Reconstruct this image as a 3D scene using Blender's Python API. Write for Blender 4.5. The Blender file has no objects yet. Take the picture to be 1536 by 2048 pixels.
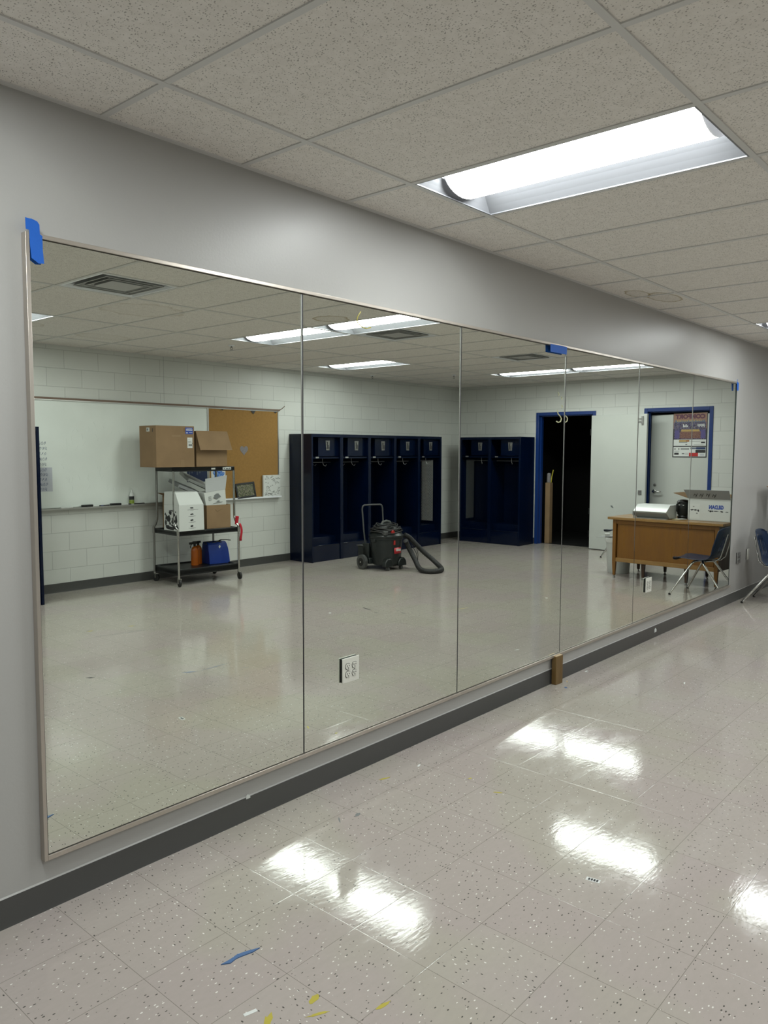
import bpy, math, random
from mathutils import Vector, Matrix, noise
random.seed(7)
PI = math.pi
S = bpy.context.scene
COL = S.collection
H = 2.743            # ceiling height
D = -5.882           # far wall (y); mirror wall is y = 0
L = 11.788           # end wall with the doors (x)
XL = -3.0            # wall behind the camera's left
GX = 1.455; GP = 0.6096
GY = [-0.392 - 1.2192 * i for i in range(5)]

# ------------------------------------------------------------------ materials
def mat(name, col, rough=0.5, metal=0.0, spec=0.5, emit=None, estr=0.0, bump=0.0, bscale=60.0, coat=0.0, alpha=1.0, trans=0.0, noisecol=0.0, nscale=8.0):
    m = bpy.data.materials.new(name); m.use_nodes = True
    nt = m.node_tree; b = nt.nodes['Principled BSDF']
    b.inputs['Base Color'].default_value = (*col, 1)
    b.inputs['Roughness'].default_value = rough
    b.inputs['Metallic'].default_value = metal
    b.inputs['Specular IOR Level'].default_value = spec
    b.inputs['Coat Weight'].default_value = coat
    b.inputs['Coat Roughness'].default_value = 0.08
    if trans: b.inputs['Transmission Weight'].default_value = trans
    if alpha < 1: b.inputs['Alpha'].default_value = alpha
    if emit:
        b.inputs['Emission Color'].default_value = (*emit, 1); b.inputs['Emission Strength'].default_value = estr
    if bump or noisecol:
        g = nt.nodes.new('ShaderNodeNewGeometry')
        n = nt.nodes.new('ShaderNodeTexNoise'); n.inputs['Scale'].default_value = bscale; n.inputs['Detail'].default_value = 4
        nt.links.new(g.outputs['Position'], n.inputs['Vector'])
        if bump:
            bp = nt.nodes.new('ShaderNodeBump'); bp.inputs['Strength'].default_value = bump; bp.inputs['Distance'].default_value = 0.004
            nt.links.new(n.outputs['Fac'], bp.inputs['Height']); nt.links.new(bp.outputs['Normal'], b.inputs['Normal'])
        if noisecol:
            n2 = nt.nodes.new('ShaderNodeTexNoise'); n2.inputs['Scale'].default_value = nscale; n2.inputs['Detail'].default_value = 5
            nt.links.new(g.outputs['Position'], n2.inputs['Vector'])
            r = nt.nodes.new('ShaderNodeMapRange'); r.inputs[1].default_value = .3; r.inputs[2].default_value = .7
            r.inputs[3].default_value = 1 - noisecol; r.inputs[4].default_value = 1 + noisecol
            nt.links.new(n2.outputs['Fac'], r.inputs[0])
            mx = nt.nodes.new('ShaderNodeVectorMath'); mx.operation = 'SCALE'; mx.inputs[0].default_value = col
            nt.links.new(r.outputs[0], mx.inputs['Scale']); nt.links.new(mx.outputs[0], b.inputs['Base Color'])
    return m

class NT:
    """small node-graph helper"""
    def __init__(s, m): s.t = m.node_tree; s.b = s.t.nodes['Principled BSDF']
    def n(s, typ, **kw):
        x = s.t.nodes.new(typ)
        for k, v in kw.items(): setattr(x, k, v)
        return x
    def l(s, a, b): s.t.links.new(a, b)
    def _in(s, sock, v):
        if isinstance(v, bpy.types.NodeSocket): s.l(v, sock)
        else: sock.default_value = v
    def m(s, op, a, b=0.0, c=0.0, clamp=False):
        x = s.n('ShaderNodeMath', operation=op); x.use_clamp = clamp
        s._in(x.inputs[0], a); s._in(x.inputs[1], b); s._in(x.inputs[2], c); return x.outputs[0]
    def vm(s, op, a, b=(0, 0, 0)):
        x = s.n('ShaderNodeVectorMath', operation=op); s._in(x.inputs[0], a); s._in(x.inputs[1], b); return x.outputs[0]
    def comb(s, a, b, c=0.0):
        x = s.n('ShaderNodeCombineXYZ'); s._in(x.inputs[0], a); s._in(x.inputs[1], b); s._in(x.inputs[2], c); return x.outputs[0]
    def mix(s, f, a, b):
        x = s.n('ShaderNodeMix', data_type='RGBA')
        s._in(x.inputs[0], f)
        for i, v in ((6, a), (7, b)):
            if isinstance(v, bpy.types.NodeSocket): s.l(v, x.inputs[i])
            else: x.inputs[i].default_value = (*v, 1)
        return x.outputs[2]
    def pos(s):
        g = s.n('ShaderNodeNewGeometry'); x = s.n('ShaderNodeSeparateXYZ'); s.l(g.outputs['Position'], x.inputs[0]); return g.outputs['Position'], x.outputs
    def noise(s, vec, scale, detail=3, rough=.5):
        x = s.n('ShaderNodeTexNoise'); s.l(vec, x.inputs['Vector']); x.inputs['Scale'].default_value = scale; x.inputs['Detail'].default_value = detail
        x.inputs['Roughness'].default_value = rough; return x.outputs['Fac']
    def ramp(s, v, a, b, c=0.0, d=1.0):
        x = s.n('ShaderNodeMapRange'); s._in(x.inputs[0], v)
        for i, q in enumerate((a, b, c, d)): x.inputs[i + 1].default_value = q
        return x.outputs[0]
    def bump(s, h, strength, dist):
        x = s.n('ShaderNodeBump'); x.inputs['Strength'].default_value = strength; x.inputs['Distance'].default_value = dist
        s.l(h, x.inputs['Height']); s.l(x.outputs[0], s.b.inputs['Normal']); return x

def floor_material():
    m = mat('vinyl_composition_tile', (.4, .38, .35), rough=.16, spec=.38); N = NT(m)
    P, (x, y, z) = N.pos()
    T = .3048
    u = N.m('DIVIDE', N.m('SUBTRACT', x, 1.211), T); v = N.m('DIVIDE', N.m('ADD', y, .268), T)
    cell = N.comb(N.m('FLOOR', u), N.m('FLOOR', v))
    wn = N.n('ShaderNodeTexWhiteNoise', noise_dimensions='2D'); N.l(cell, wn.inputs['Vector'])
    r = wn.outputs['Value']
    # fleck direction alternates with the tile
    tog = N.m('GREATER_THAN', r, .5)
    a = N.m('MULTIPLY', x, N.ramp(tog, 0, 1, 46, 88)); b = N.m('MULTIPLY', y, N.ramp(tog, 0, 1, 88, 46))
    vo = N.n('ShaderNodeTexVoronoi', voronoi_dimensions='2D'); N.l(N.comb(a, b), vo.inputs['Vector']); vo.inputs['Scale'].default_value = 1.0
    sep = N.n('ShaderNodeSeparateColor'); N.l(vo.outputs['Color'], sep.inputs[0])
    size = N.ramp(sep.outputs[1], 0, 1, -.10, .215)
    spot = N.m('LESS_THAN', vo.outputs['Distance'], size)
    dark = N.m('MULTIPLY', spot, N.m('LESS_THAN', sep.outputs[0], .34))
    white = N.m('MULTIPLY', spot, N.m('GREATER_THAN', sep.outputs[0], .80))
    base = N.mix(N.ramp(N.noise(P, 1.1, 2), .46, .54), (.380, .350, .305), (.388, .338, .322))
    base = N.mix(N.m('MULTIPLY', r, .35), base, (.42, .395, .35))
    st = N.noise(N.vm('MULTIPLY', P, (26, 60, 1)), 1.0, 4)
    base = N.mix(N.ramp(st, .35, .7, 0, .22), base, (.30, .285, .25))
    big = N.noise(P, .55, 4, .6)
    base = N.mix(N.ramp(big, .45, .75, 0, .25), base, (.325, .30, .255))
    c = N.mix(dark, base, (.085, .08, .072)); c = N.mix(white, c, (.70, .68, .64))
    fu = N.m('FRACT', u); fv = N.m('FRACT', v)
    eu = N.m('MINIMUM', fu, N.m('SUBTRACT', 1, fu)); ev = N.m('MINIMUM', fv, N.m('SUBTRACT', 1, fv))
    e = N.m('MINIMUM', eu, ev); joint = N.m('LESS_THAN', e, .0028)
    c = N.mix(N.m('MULTIPLY', joint, .75), c, (.13, .12, .10))
    N.l(c, N.b.inputs['Base Color'])
    rr = N.noise(N.vm('MULTIPLY', P, (5, 11, 1)), 1.3, 5, .65)
    N.l(N.ramp(rr, .3, .75, .05, .13), N.b.inputs['Roughness'])
    w1 = N.noise(N.vm('MULTIPLY', P, (7, 18, 1)), 1.0, 3); w2 = N.noise(P, 95, 3)
    tilt = N.m('MULTIPLY', wn.outputs['Value'], .4)
    h = N.m('ADD', N.m('MULTIPLY', w1, .55), N.m('MULTIPLY', N.noise(N.vm('MULTIPLY', P, (30, 85, 1)), 1.0, 4), .26))
    h = N.m('SUBTRACT', h, N.m('MULTIPLY', N.ramp(e, 0, .006, 1, 0), .10))
    N.bump(h, .35, .0022)
    return m

def ceiling_material():
    m = mat('acoustic_tile', (.5, .5, .48), rough=.92, spec=.15); N = NT(m)
    P, (x, y, z) = N.pos()
    wob = N.noise(P, 60, 2)
    vec = N.comb(N.m('MULTIPLY', x, 150), N.m('MULTIPLY', y, 95))
    vo = N.n('ShaderNodeTexVoronoi', voronoi_dimensions='2D'); N.l(N.vm('ADD', vec, N.comb(N.m('MULTIPLY', wob, 2.5), wob)), vo.inputs['Vector']); vo.inputs['Scale'].default_value = 1.0
    sep = N.n('ShaderNodeSeparateColor'); N.l(vo.outputs['Color'], sep.inputs[0])
    pit = N.m('LESS_THAN', vo.outputs['Distance'], N.ramp(sep.outputs[0], .1, 1, -.12, .33))
    c = N.mix(N.ramp(N.noise(P, 30, 4), .3, .7), (.73, .70, .655), (.80, .77, .73))
    c = N.mix(N.m('MULTIPLY', pit, .8), c, (.30, .285, .26))
    # old water stains with rings
    for (sx, sy, rx, ry) in ((5.60, -.15, .16, .075), (5.86, -.25, .22, .10), (4.93, -2.36, .16, .16), (3.62, -3.25, .35, .3), (3.25, -4.7, .22, .16), (4.2, -4.9, .3, .18)):
        dx = N.m('DIVIDE', N.m('SUBTRACT', x, sx), rx); dy = N.m('DIVIDE', N.m('SUBTRACT', y, sy), ry)
        d = N.m('SQRT', N.m('ADD', N.m('MULTIPLY', dx, dx), N.m('MULTIPLY', dy, dy)))
        d = N.m('ADD', d, N.m('MULTIPLY', N.m('SUBTRACT', N.noise(P, 9, 3), .5), .5))
        ring = N.m('MULTIPLY', N.ramp(d, .75, 1.0, 0, 1), N.m('LESS_THAN', d, 1.0))
        inn = N.m('MULTIPLY', N.m('LESS_THAN', d, 1.0), .16)
        k = .85 if sx > 4.9 else .3
        c = N.mix(N.m('MULTIPLY', N.m('MAXIMUM', ring, inn), k), c, (.33, .26, .13))
    N.l(c, N.b.inputs['Base Color'])
    N.bump(N.m('SUBTRACT', 1, pit), .5, .002)
    return m

ROWOFF = -.060
def block_material(name, axis):
    m = mat(name, (.56, .57, .54), rough=.42, spec=.4); N = NT(m)
    P, (x, y, z) = N.pos()
    h = x if axis == 'x' else y
    br = N.n('ShaderNodeTexBrick'); N.l(N.comb(h, N.m('ADD', z, ROWOFF)), br.inputs['Vector'])
    br.inputs['Scale'].default_value = 1; br.inputs['Brick Width'].default_value = .4064; br.inputs['Row Height'].default_value = .2032
    br.inputs['Mortar Size'].default_value = .0035; br.inputs['Mortar Smooth'].default_value = .4
    br.inputs['Color1'].default_value = (1, 1, 1, 1); br.inputs['Color2'].default_value = (.95, .95, .95, 1); br.inputs['Mortar'].default_value = (.66, .66, .66, 1)
    fac = br.outputs['Fac']
    n = N.noise(P, 140, 3); n2 = N.noise(P, 1.5, 4)
    base = N.mix(N.ramp(n2, .3, .7), (.59, .605, .575), (.63, .645, .615))
    mul = N.n('ShaderNodeMix', data_type='RGBA', blend_type='MULTIPLY'); mul.inputs[0].default_value = .75
    N.l(base, mul.inputs[6]); N.l(br.outputs['Color'], mul.inputs[7])
    c = mul.outputs[2]
    if axis == 'x':
        j = N.m('LESS_THAN', N.m('ABSOLUTE', N.m('SUBTRACT', x, 5.54)), .004)
        c = N.mix(N.m('MULTIPLY', j, .5), c, (.2, .2, .2))
    N.l(c, N.b.inputs['Base Color'])
    N.bump(N.m('ADD', N.m('MULTIPLY', fac, -1.0), N.m('MULTIPLY', n, .22)), .6, .004)
    return m

def wood_material(name, c1, c2, axis='z', rough=.3, sc=1.0):
    m = mat(name, c1, rough=rough, spec=.5); N = NT(m)
    tc = N.n('ShaderNodeTexCoord'); s = {'z': (14, 14, 1.2), 'x': (1.2, 14, 14), 'y': (14, 1.2, 14)}[axis]
    v = N.vm('MULTIPLY', tc.outputs['Object'], tuple(k * sc for k in s))
    a = N.noise(v, 1.2, 5, .6); b = N.noise(v, 6, 3)
    c = N.mix(N.ramp(a, .3, .7), c1, c2); c = N.mix(N.ramp(b, .45, .8, 0, .35), c, tuple(k * .55 for k in c1))
    N.l(c, N.b.inputs['Base Color']); N.l(N.ramp(a, .3, .7, rough * .8, rough * 1.3), N.b.inputs['Roughness'])
    return m

M = dict(
    floor=floor_material(), ceiling=ceiling_material(),
    blockx=block_material('painted_block_wall', 'x'), blocky=block_material('painted_block_end_wall', 'y'),
    paint=mat('eggshell_grey_paint', (.40, .395, .382), rough=.38, spec=.4, bump=.10, bscale=90, noisecol=.012, nscale=3),
    grid=mat('grid_enamel', (.60, .595, .58), rough=.45),
    vinylbase=mat('grey_vinyl_base', (.062, .062, .060), rough=.33, spec=.5, bump=.15, bscale=14),
    mirror=mat('mirror_glass', (.86, .90, .84), rough=.0, metal=1.0),
    glassedge=mat('mirror_edge', (.05, .06, .055), rough=.2),
    champagne=mat('champagne_aluminium', (.50, .455, .405), rough=.30, metal=.75, bump=.03, bscale=300),
    tape=mat('blue_painters_tape', (.004, .105, .50), rough=.55, bump=.3, bscale=120),
    plate=mat('ivory_outlet_plate', (.66, .66, .60), rough=.3),
    steelplate=mat('steel_plate', (.5, .5, .49), rough=.3, metal=.8),
    slot=mat('slot_and_gap_shade', (.01, .01, .01), rough=.6),
    lensend=mat('lit_diffuser_end', (.8, .8, .8), rough=.5, emit=(.9, .95, 1.0), estr=.22),
    ventgrey=mat('vent_grey_enamel', (.42, .42, .41), rough=.45),
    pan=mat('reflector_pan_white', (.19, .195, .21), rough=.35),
    enamel=mat('white_enamel', (.80, .82, .86), rough=.3),
    lens=mat('lit_diffuser', (.9, .9, .9), rough=.5, emit=(.955, 1.0, .985), estr=19.0),
    navy=mat('navy_locker_paint', (.0004, .0040, .0190), rough=.26, spec=.32, noisecol=.12, nscale=3),
    navygloss=mat('navy_locker_lid', (.0004, .0040, .0190), rough=.12, spec=.5),
    navydk=mat('navy_locker_inner', (.0022, .005, .020), rough=.38, spec=.45),
    latch=mat('locker_latch_grey', (.22, .22, .21), rough=.4, metal=.5, noisecol=.4, nscale=90),
    chrome=mat('chrome', (.62, .62, .60), rough=.16, metal=1.0),
    dullsteel=mat('dull_steel', (.30, .30, .29), rough=.36, metal=.9),
    white=mat('white_paper', (.62, .64, .62), rough=.6),
    whitecard=mat('white_card', (.58, .60, .58), rough=.5, bump=.03, bscale=30),
    greycard=mat('grey_card', (.34, .35, .35), rough=.55),
    ink=mat('black_ink', (.02, .02, .022), rough=.6),
    greyink=mat('grey_ink', (.16, .17, .17), rough=.6),
    card=mat('cardboard', (.24, .158, .088), rough=.8, spec=.2, noisecol=.07, nscale=5, bump=.05, bscale=30),
    cardin=mat('cardboard_inner', (.20, .125, .066), rough=.85, spec=.2),
    kraft=mat('packing_tape', (.24, .155, .08), rough=.35),
    cork=mat('cork', (.30, .170, .056), rough=.85, spec=.15, noisecol=.06, nscale=40, bump=.2, bscale=300),
    board=mat('whiteboard_enamel', (.71, .755, .72), rough=.17, spec=.5, noisecol=.04, nscale=2.2),
    alu=mat('satin_aluminium', (.45, .45, .43), rough=.35, metal=.8),
    rail=mat('brown_map_rail', (.16, .105, .075), rough=.5),
    black=mat('black_plastic', (.008, .009, .0095), rough=.36, spec=.5),
    rubber=mat('black_rubber', (.012, .012, .012), rough=.6),
    vac=mat('charcoal_plastic', (.0105, .014, .0145), rough=.38, spec=.5, noisecol=.2, nscale=12),
    vacgloss=mat('glossy_grey_plastic', (.12, .125, .12), rough=.14),
    vacgrey=mat('grey_plastic', (.06, .062, .062), rough=.45),
    red=mat('red_plastic', (.42, .02, .018), rough=.45),
    redlab=mat('red_label', (.50, .02, .03), rough=.4),
    redfab=mat('red_webbing', (.45, .01, .025), rough=.8),
    bluefab=mat('royal_blue_tote', (.003, .028, .21), rough=.5, spec=.4, bump=.2, bscale=50),
    orange=mat('orange_cleaner', (.36, .085, .007), rough=.2, spec=.5),
    clearp=mat('clear_plastic', (.42, .43, .40), rough=.2),
    shell=mat('navy_shell_plastic', (.004, .018, .050), rough=.33, spec=.5, bump=.12, bscale=260),
    oak=wood_material('golden_oak', (.20, .088, .013), (.165, .066, .009), 'z', .32),
    oaktop=wood_material('golden_oak_top', (.29, .165, .055), (.25, .135, .04), 'y', .30),
    shaded_oak=wood_material('oak_in_shade', (.055, .026, .012), (.035, .017, .008), 'z', .4),  # darker copy of the oak, shade put into its colour
    pine=wood_material('stained_pine', (.165, .102, .033), (.13, .075, .022), 'z', .42, 1.6),
    endgrain=mat('end_grain', (.55, .42, .26), rough=.6),
    bluedoor=mat('royal_blue_enamel', (.006, .033, .165), rough=.3),
    doorpaint=mat('grey_door_paint', (.50, .52, .49), rough=.35, noisecol=.03, nscale=2),
    darkroom=mat('painted_darkness', (.012, .012, .012), rough=.9, spec=.1),  # near-black colour stands in for the lack of light in there
    hood=mat('white_sheet_metal', (.66, .69, .68), rough=.3),
    hoodin=mat('grey_sheet_metal', (.30, .31, .30), rough=.4),
    bin=mat('white_polythene', (.52, .54, .52), rough=.42),
    bag=mat('bin_liner', (.62, .64, .62), rough=.35, bump=.4, bscale=40),
    photo=None, yellow=mat('yellow_chalk_paint', (.40, .34, .035), rough=.5),
    paleyel=mat('pale_adhesive', (.60, .60, .38), rough=.4), bluestrip=mat('blue_tape_scrap', (.05, .12, .27), rough=.5),
    lavender=mat('lavender_paper', (.45, .47, .52), rough=.6), penblue=mat('blue_pen', (.06, .08, .18), rough=.6),
    gold=mat('gold_print', (.40, .27, .08), rough=.5), purple=mat('purple_print', (.075, .06, .20), rough=.5),
    maroon=mat('maroon_print', (.10, .022, .05), rough=.5), brownp=mat('brown_print', (.27, .15, .10), rough=.5),
    steelblue=mat('steel_blue_print', (.10, .13, .19), rough=.5), orangep=mat('orange_print', (.30, .12, .03), rough=.5),
    pblue=mat('blue_print', (.02, .06, .33), rough=.4), pnavy=mat('navy_print', (.012, .03, .10), rough=.4),
    silver=mat('silver_paper', (.20, .185, .19), rough=.5, noisecol=.3, nscale=120), greenp=mat('green_label', (.22, .30, .04), rough=.4),
)
def photo_material(name, cols, sc):
    m = mat(name, cols[0], rough=.25); N = NT(m)
    P, _ = N.pos(); a = N.noise(P, sc, 4, .7); b = N.noise(N.vm('ADD', P, (3, 3, 3)), sc * 1.7, 4, .7)
    c = N.mix(N.ramp(a, .42, .56), cols[0], cols[1]); c = N.mix(N.ramp(b, .52, .60), c, cols[2])
    N.l(c, N.b.inputs['Base Color']); return m
M['photo'] = photo_material('team_photo', ((.03, .04, .02), (.12, .14, .06), (.32, .26, .24)), 60)
M['flower'] = photo_material('blue_flower_print', ((.02, .10, .45), (.10, .28, .65), (.45, .5, .6)), 38)
M['team'] = photo_material('group_picture', ((.20, .11, .08), (.12, .05, .06), (.32, .20, .14)), 90)
M['crowd'] = photo_material('action_picture', ((.03, .03, .05), (.09, .08, .17), (.28, .24, .26)), 55)

# ------------------------------------------------------------------ mesh builder
class MB:
    def __init__(s, M0=None): s.v = []; s.f = []; s.mi = []; s.cur = 0; s.M = M0 or Matrix.Identity(4)
    def add(s, vs, fs):
        o = len(s.v); s.v += [s.M @ Vector(p) for p in vs]; s.f += [tuple(i + o for i in f) for f in fs]; s.mi += [s.cur] * len(fs); return s
    def box(s, x0, x1, y0, y1, z0, z1):
        v = [(x, y, z) for x in (x0, x1) for y in (y0, y1) for z in (z0, z1)]
        return s.add(v, [(0, 1, 3, 2), (4, 6, 7, 5), (0, 4, 5, 1), (2, 3, 7, 6), (0, 2, 6, 4), (1, 5, 7, 3)])
    def hexa(s, b, t):   # bottom 4 points, top 4 points
        return s.add(list(b) + list(t), [(3, 2, 1, 0), (4, 5, 6, 7), (0, 1, 5, 4), (1, 2, 6, 5), (2, 3, 7, 6), (3, 0, 4, 7)])
    def prism(s, poly, axis, a0, a1):
        n = len(poly)
        def P(u, w, a): return {'x': (a, u, w), 'y': (u, a, w), 'z': (u, w, a)}[axis]
        v = [P(u, w, a0) for u, w in poly] + [P(u, w, a1) for u, w in poly]
        return s.add(v, [tuple(range(n))[::-1], tuple(range(n, 2 * n))] + [(i, (i + 1) % n, n + (i + 1) % n, n + i) for i in range(n)])
    def tube(s, pts, r, n=10, caps=True, closed=False):
        P = [Vector(p) for p in pts]; R = r if isinstance(r, (list, tuple)) else [r] * len(P)
        vs = []; fs = []; k = len(P); up = None
        for i in range(k):
            a = P[i - 1] if (i > 0 or closed) else P[i]; b = P[(i + 1) % k] if (i < k - 1 or closed) else P[i]
            t = (b - a).normalized()
            if up is None:
                up = Vector((0, 0, 1)) if abs(t.z) < .9 else Vector((1, 0, 0))
            x = t.cross(up).normalized(); y = x.cross(t).normalized(); up = y
            for j in range(n):
                q = 2 * PI * j / n; vs.append(P[i] + (x * math.cos(q) + y * math.sin(q)) * R[i])
        for i in range(k if closed else k - 1):
            for j in range(n):
                a = i * n + j; b = i * n + (j + 1) % n; c = ((i + 1) % k) * n; fs.append((a, c + j, c + (j + 1) % n, b))
        if caps and not closed: fs += [tuple(range(n)), tuple(range((k - 1) * n, k * n))[::-1]]
        return s.add(vs, fs)
    def cyl(s, a, b, r, r2=None, n=20): return s.tube([a, b], [r, r if r2 is None else r2], n)
    def lathe(s, prof, c=(0, 0, 0), n=28, sx=1, sy=1):
        vs = []; fs = []
        for (r, z) in prof:
            for j in range(n):
                q = 2 * PI * j / n; vs.append((c[0] + r * math.cos(q) * sx, c[1] + r * math.sin(q) * sy, c[2] + z))
        for i in range(len(prof) - 1):
            for j in range(n): fs.append((i * n + j, i * n + (j + 1) % n, (i + 1) * n + (j + 1) % n, (i + 1) * n + j))
        fs += [tuple(range(n))[::-1], tuple(range((len(prof) - 1) * n, len(prof) * n))]
        return s.add(vs, fs)
    def grid(s, rows, skip=()):
        n = len(rows[0]); vs = [p for r in rows for p in r]
        fs = [(i * n + j, i * n + j + 1, (i + 1) * n + j + 1, (i + 1) * n + j) for i in range(len(rows) - 1) for j in range(n - 1) if (i, j) not in skip]
        return s.add(vs, fs)
    def quad(s, a, b, c, d): return s.add([a, b, c, d], [(0, 1, 2, 3)])
    def build(s, name, mats, parent=None, smooth=35, bevel=0, thick=0, subsurf=0):
        me = bpy.data.meshes.new(name)
        org = Vector((0, 0, 0))
        if parent is None:
            xs = [p.x for p in s.v]; ys = [p.y for p in s.v]; zs = [p.z for p in s.v]
            org = Vector(((min(xs) + max(xs)) / 2, (min(ys) + max(ys)) / 2, min(zs)))
        me.from_pydata([p - org for p in s.v], [], s.f)
        if not isinstance(mats, (list, tuple)): mats = [mats]
        for m in mats: me.materials.append(M[m] if isinstance(m, str) else m)
        for p, i in zip(me.polygons, s.mi): p.material_index = i
        me.validate(); me.update()
        import bmesh
        bm = bmesh.new(); bm.from_mesh(me); bmesh.ops.recalc_face_normals(bm, faces=bm.faces); bm.to_mesh(me); bm.free()
        if smooth:
            for p in me.polygons: p.use_smooth = True
            me.set_sharp_from_angle(angle=math.radians(smooth))
        o = bpy.data.objects.new(name, me); COL.objects.link(o); o.location = org
        if parent is not None: o.parent = parent
        if thick:
            md = o.modifiers.new('thickness', 'SOLIDIFY'); md.thickness = thick; md.offset = 0
        if bevel:
            md = o.modifiers.new('edge', 'BEVEL'); md.width = bevel; md.segments = 2; md.limit_method = 'ANGLE'; md.angle_limit = math.radians(40)
        if subsurf:
            md = o.modifiers.new('smooth', 'SUBSURF'); md.levels = subsurf; md.render_levels = subsurf
        return o

def tag(o, label=None, cat=None, group=None, kind=None):
    if label: o['label'] = label
    if cat: o['category'] = cat
    if group: o['group'] = group
    if kind: o['kind'] = kind
    return o
def thing(name, label, cat, loc, rz=0.0, group=None, kind=None):
    o = bpy.data.objects.new(name, None); COL.objects.link(o); o.empty_display_size = .1
    o.location = loc; o.rotation_euler = (0, 0, rz); return tag(o, label, cat, group, kind)
def inv(o): return (Matrix.Translation(o.location) @ Matrix.Rotation(o.rotation_euler.z, 4, 'Z')).inverted()
def W(o): return MB(inv(o))          # builder that takes room coordinates for a part of o
def struct(mb, name, m, **k):
    o = mb.build(name, m, **k)
    if o.parent is None: o['kind'] = 'structure'; o['label'] = SL.get(name, name.replace('_', ' ')); o['category'] = name.split('_')[0]
    return o
SL = {}
def copy_tree(o, parent=None):
    c = o.copy(); COL.objects.link(c)
    if parent: c.parent = parent
    for ch in list(o.children): copy_tree(ch, c)
    return c
def frame(origin, X, Y):
    X = Vector(X).normalized(); Y = Vector(Y).normalized(); Z = X.cross(Y)
    return Matrix(((X.x, Y.x, Z.x, origin[0]), (X.y, Y.y, Z.y, origin[1]), (X.z, Y.z, Z.z, origin[2]), (0, 0, 0, 1)))
def text_mesh(body, size, m4, width=None, bold=0.0, ext=.0004, align='CENTER'):
    cu = bpy.data.curves.new('lettering', 'FONT'); cu.body = body; cu.size = size; cu.extrude = ext; cu.offset = bold
    cu.align_x = align; cu.align_y = 'CENTER'; cu.resolution_u = 3
    ob = bpy.data.objects.new('lettering_source', cu); COL.objects.link(ob)
    dg = bpy.context.evaluated_depsgraph_get(); dg.update()
    me = bpy.data.meshes.new_from_object(ob.evaluated_get(dg))
    COL.objects.unlink(ob); bpy.data.objects.remove(ob); bpy.data.curves.remove(cu)
    if width:
        xs = [v.co.x for v in me.vertices]; k = width / (max(xs) - min(xs))
        for v in me.vertices: v.co.x *= k
    me.transform(m4); return me
def text(body, size, m, parent, m4, **k):
    me = text_mesh(body, size, inv_if(parent) @ m4, **k); me.name = 'lettering'; me.materials.clear(); me.materials.append(M[m])
    o = bpy.data.objects.new('lettering', me); COL.objects.link(o); o.parent = parent; return o
def inv_if(o):
    r = o
    Mx = Matrix.Identity(4)
    chain = []
    while r: chain.append(r); r = r.parent
    for c in reversed(chain): Mx = Mx @ (Matrix.Translation(c.location) @ c.rotation_euler.to_matrix().to_4x4())
    return Mx.inverted()

# ------------------------------------------------------------------ the room
SL.update(floor='speckled beige vinyl tile floor', ceiling='speckled acoustic drop ceiling tiles', wall_mirror_side='smooth grey wall behind the mirror',
          wall_back='painted block wall behind the whiteboard', wall_right='painted block end wall with two doors', wall_left='grey wall behind the camera')
mb = MB(); mb.box(XL, L + .16, D, 0, -.05, 0)
fl = struct(mb, 'floor', 'floor', smooth=0)
LIGHTS = [(2, 0), (10, 0), (-2, 0), (-2, 2), (6, 1), (6, 2), (14, 1), (14, 2), (2, 3), (10, 3)]  # both leftmost-column troffers are unseen, added to account for the bright left wall
VENTS = [(2, 1), (7, 1), (11, 1)]
rows = [(0.0, GY[0])] + [(GY[i], GY[i + 1]) for i in range(4)] + [(GY[4], D)]
kx = [XL] + [GX + GP * k for k in range(-7, 17)] + [L]
mb = MB(); gr = MB()
b = .012
for ri, (ya, yb) in enumerate(rows):
    for i in range(len(kx) - 1):
        xa, xb = kx[i], kx[i + 1]; k = i - 8
        if (k, ri - 1) in LIGHTS: continue
        y1 = yb
        if (k, ri - 1) in VENTS: y1 = (ya + yb) / 2
        if xb - xa < .03: continue
        dz = 0.0
        mb.box(xa + .002, xb - .002, y1 + .002, ya - .002, H + .005 + dz, H + .02 + dz)
        if y1 != yb: gr.box(xa, xb, y1 - b, y1 + b, H, H + .03)
ceil = struct(mb, 'ceiling', 'ceiling', smooth=0)
for y in GY: gr.box(XL, L, y - b, y + b, H, H + .035)
for x in kx[1:-1]:
    gr.box(x - b, x + b, D, 0, H + .0006, H + .03)
gr.box(XL, L, -.022, 0, H, H + .02); gr.box(XL, L, D, D + .022, H, H + .02); gr.box(L - .022, L, D, 0, H, H + .02); gr.box(XL, XL + .022, D, 0, H, H + .02)
SL['trim_1'] = 'painted metal grid of the drop ceiling'
struct(gr, 'trim_1', 'grid', smooth=0)
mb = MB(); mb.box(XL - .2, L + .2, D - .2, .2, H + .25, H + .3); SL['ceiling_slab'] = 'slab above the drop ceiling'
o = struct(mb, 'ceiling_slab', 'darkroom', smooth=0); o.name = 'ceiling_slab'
mb = MB(); mb.box(XL - .1, L + .16, 0, .12, -.05, H + .3); struct(mb, 'wall_front', 'paint', smooth=0)['label'] = SL['wall_mirror_side']
mb = MB(); mb.box(XL - .1, L + .16, D - .12, D, -.05, H + .3); struct(mb, 'wall_back', 'blockx', smooth=0)
mb = MB(); mb.box(XL - .12, XL, D, 0, -.05, H + .3); struct(mb, 'wall_left', 'blocky', smooth=0)
O1 = (-4.205, -3.215, 2.195); O2 = (-2.315, -1.376, 2.205); TW = .15
mb = MB()
for (a, c, z0, z1) in ((D, O1[0], 0, H + .3), (O1[0], O1[1], O1[2], H + .3), (O1[1], O2[0], 0, H + .3), (O2[0], O2[1], O2[2], H + .3), (O2[1], 0, 0, H + .3)):
    mb.box(L, L + TW, a, c, z0, z1)
struct(mb, 'wall_right', 'blocky', smooth=0)
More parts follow.
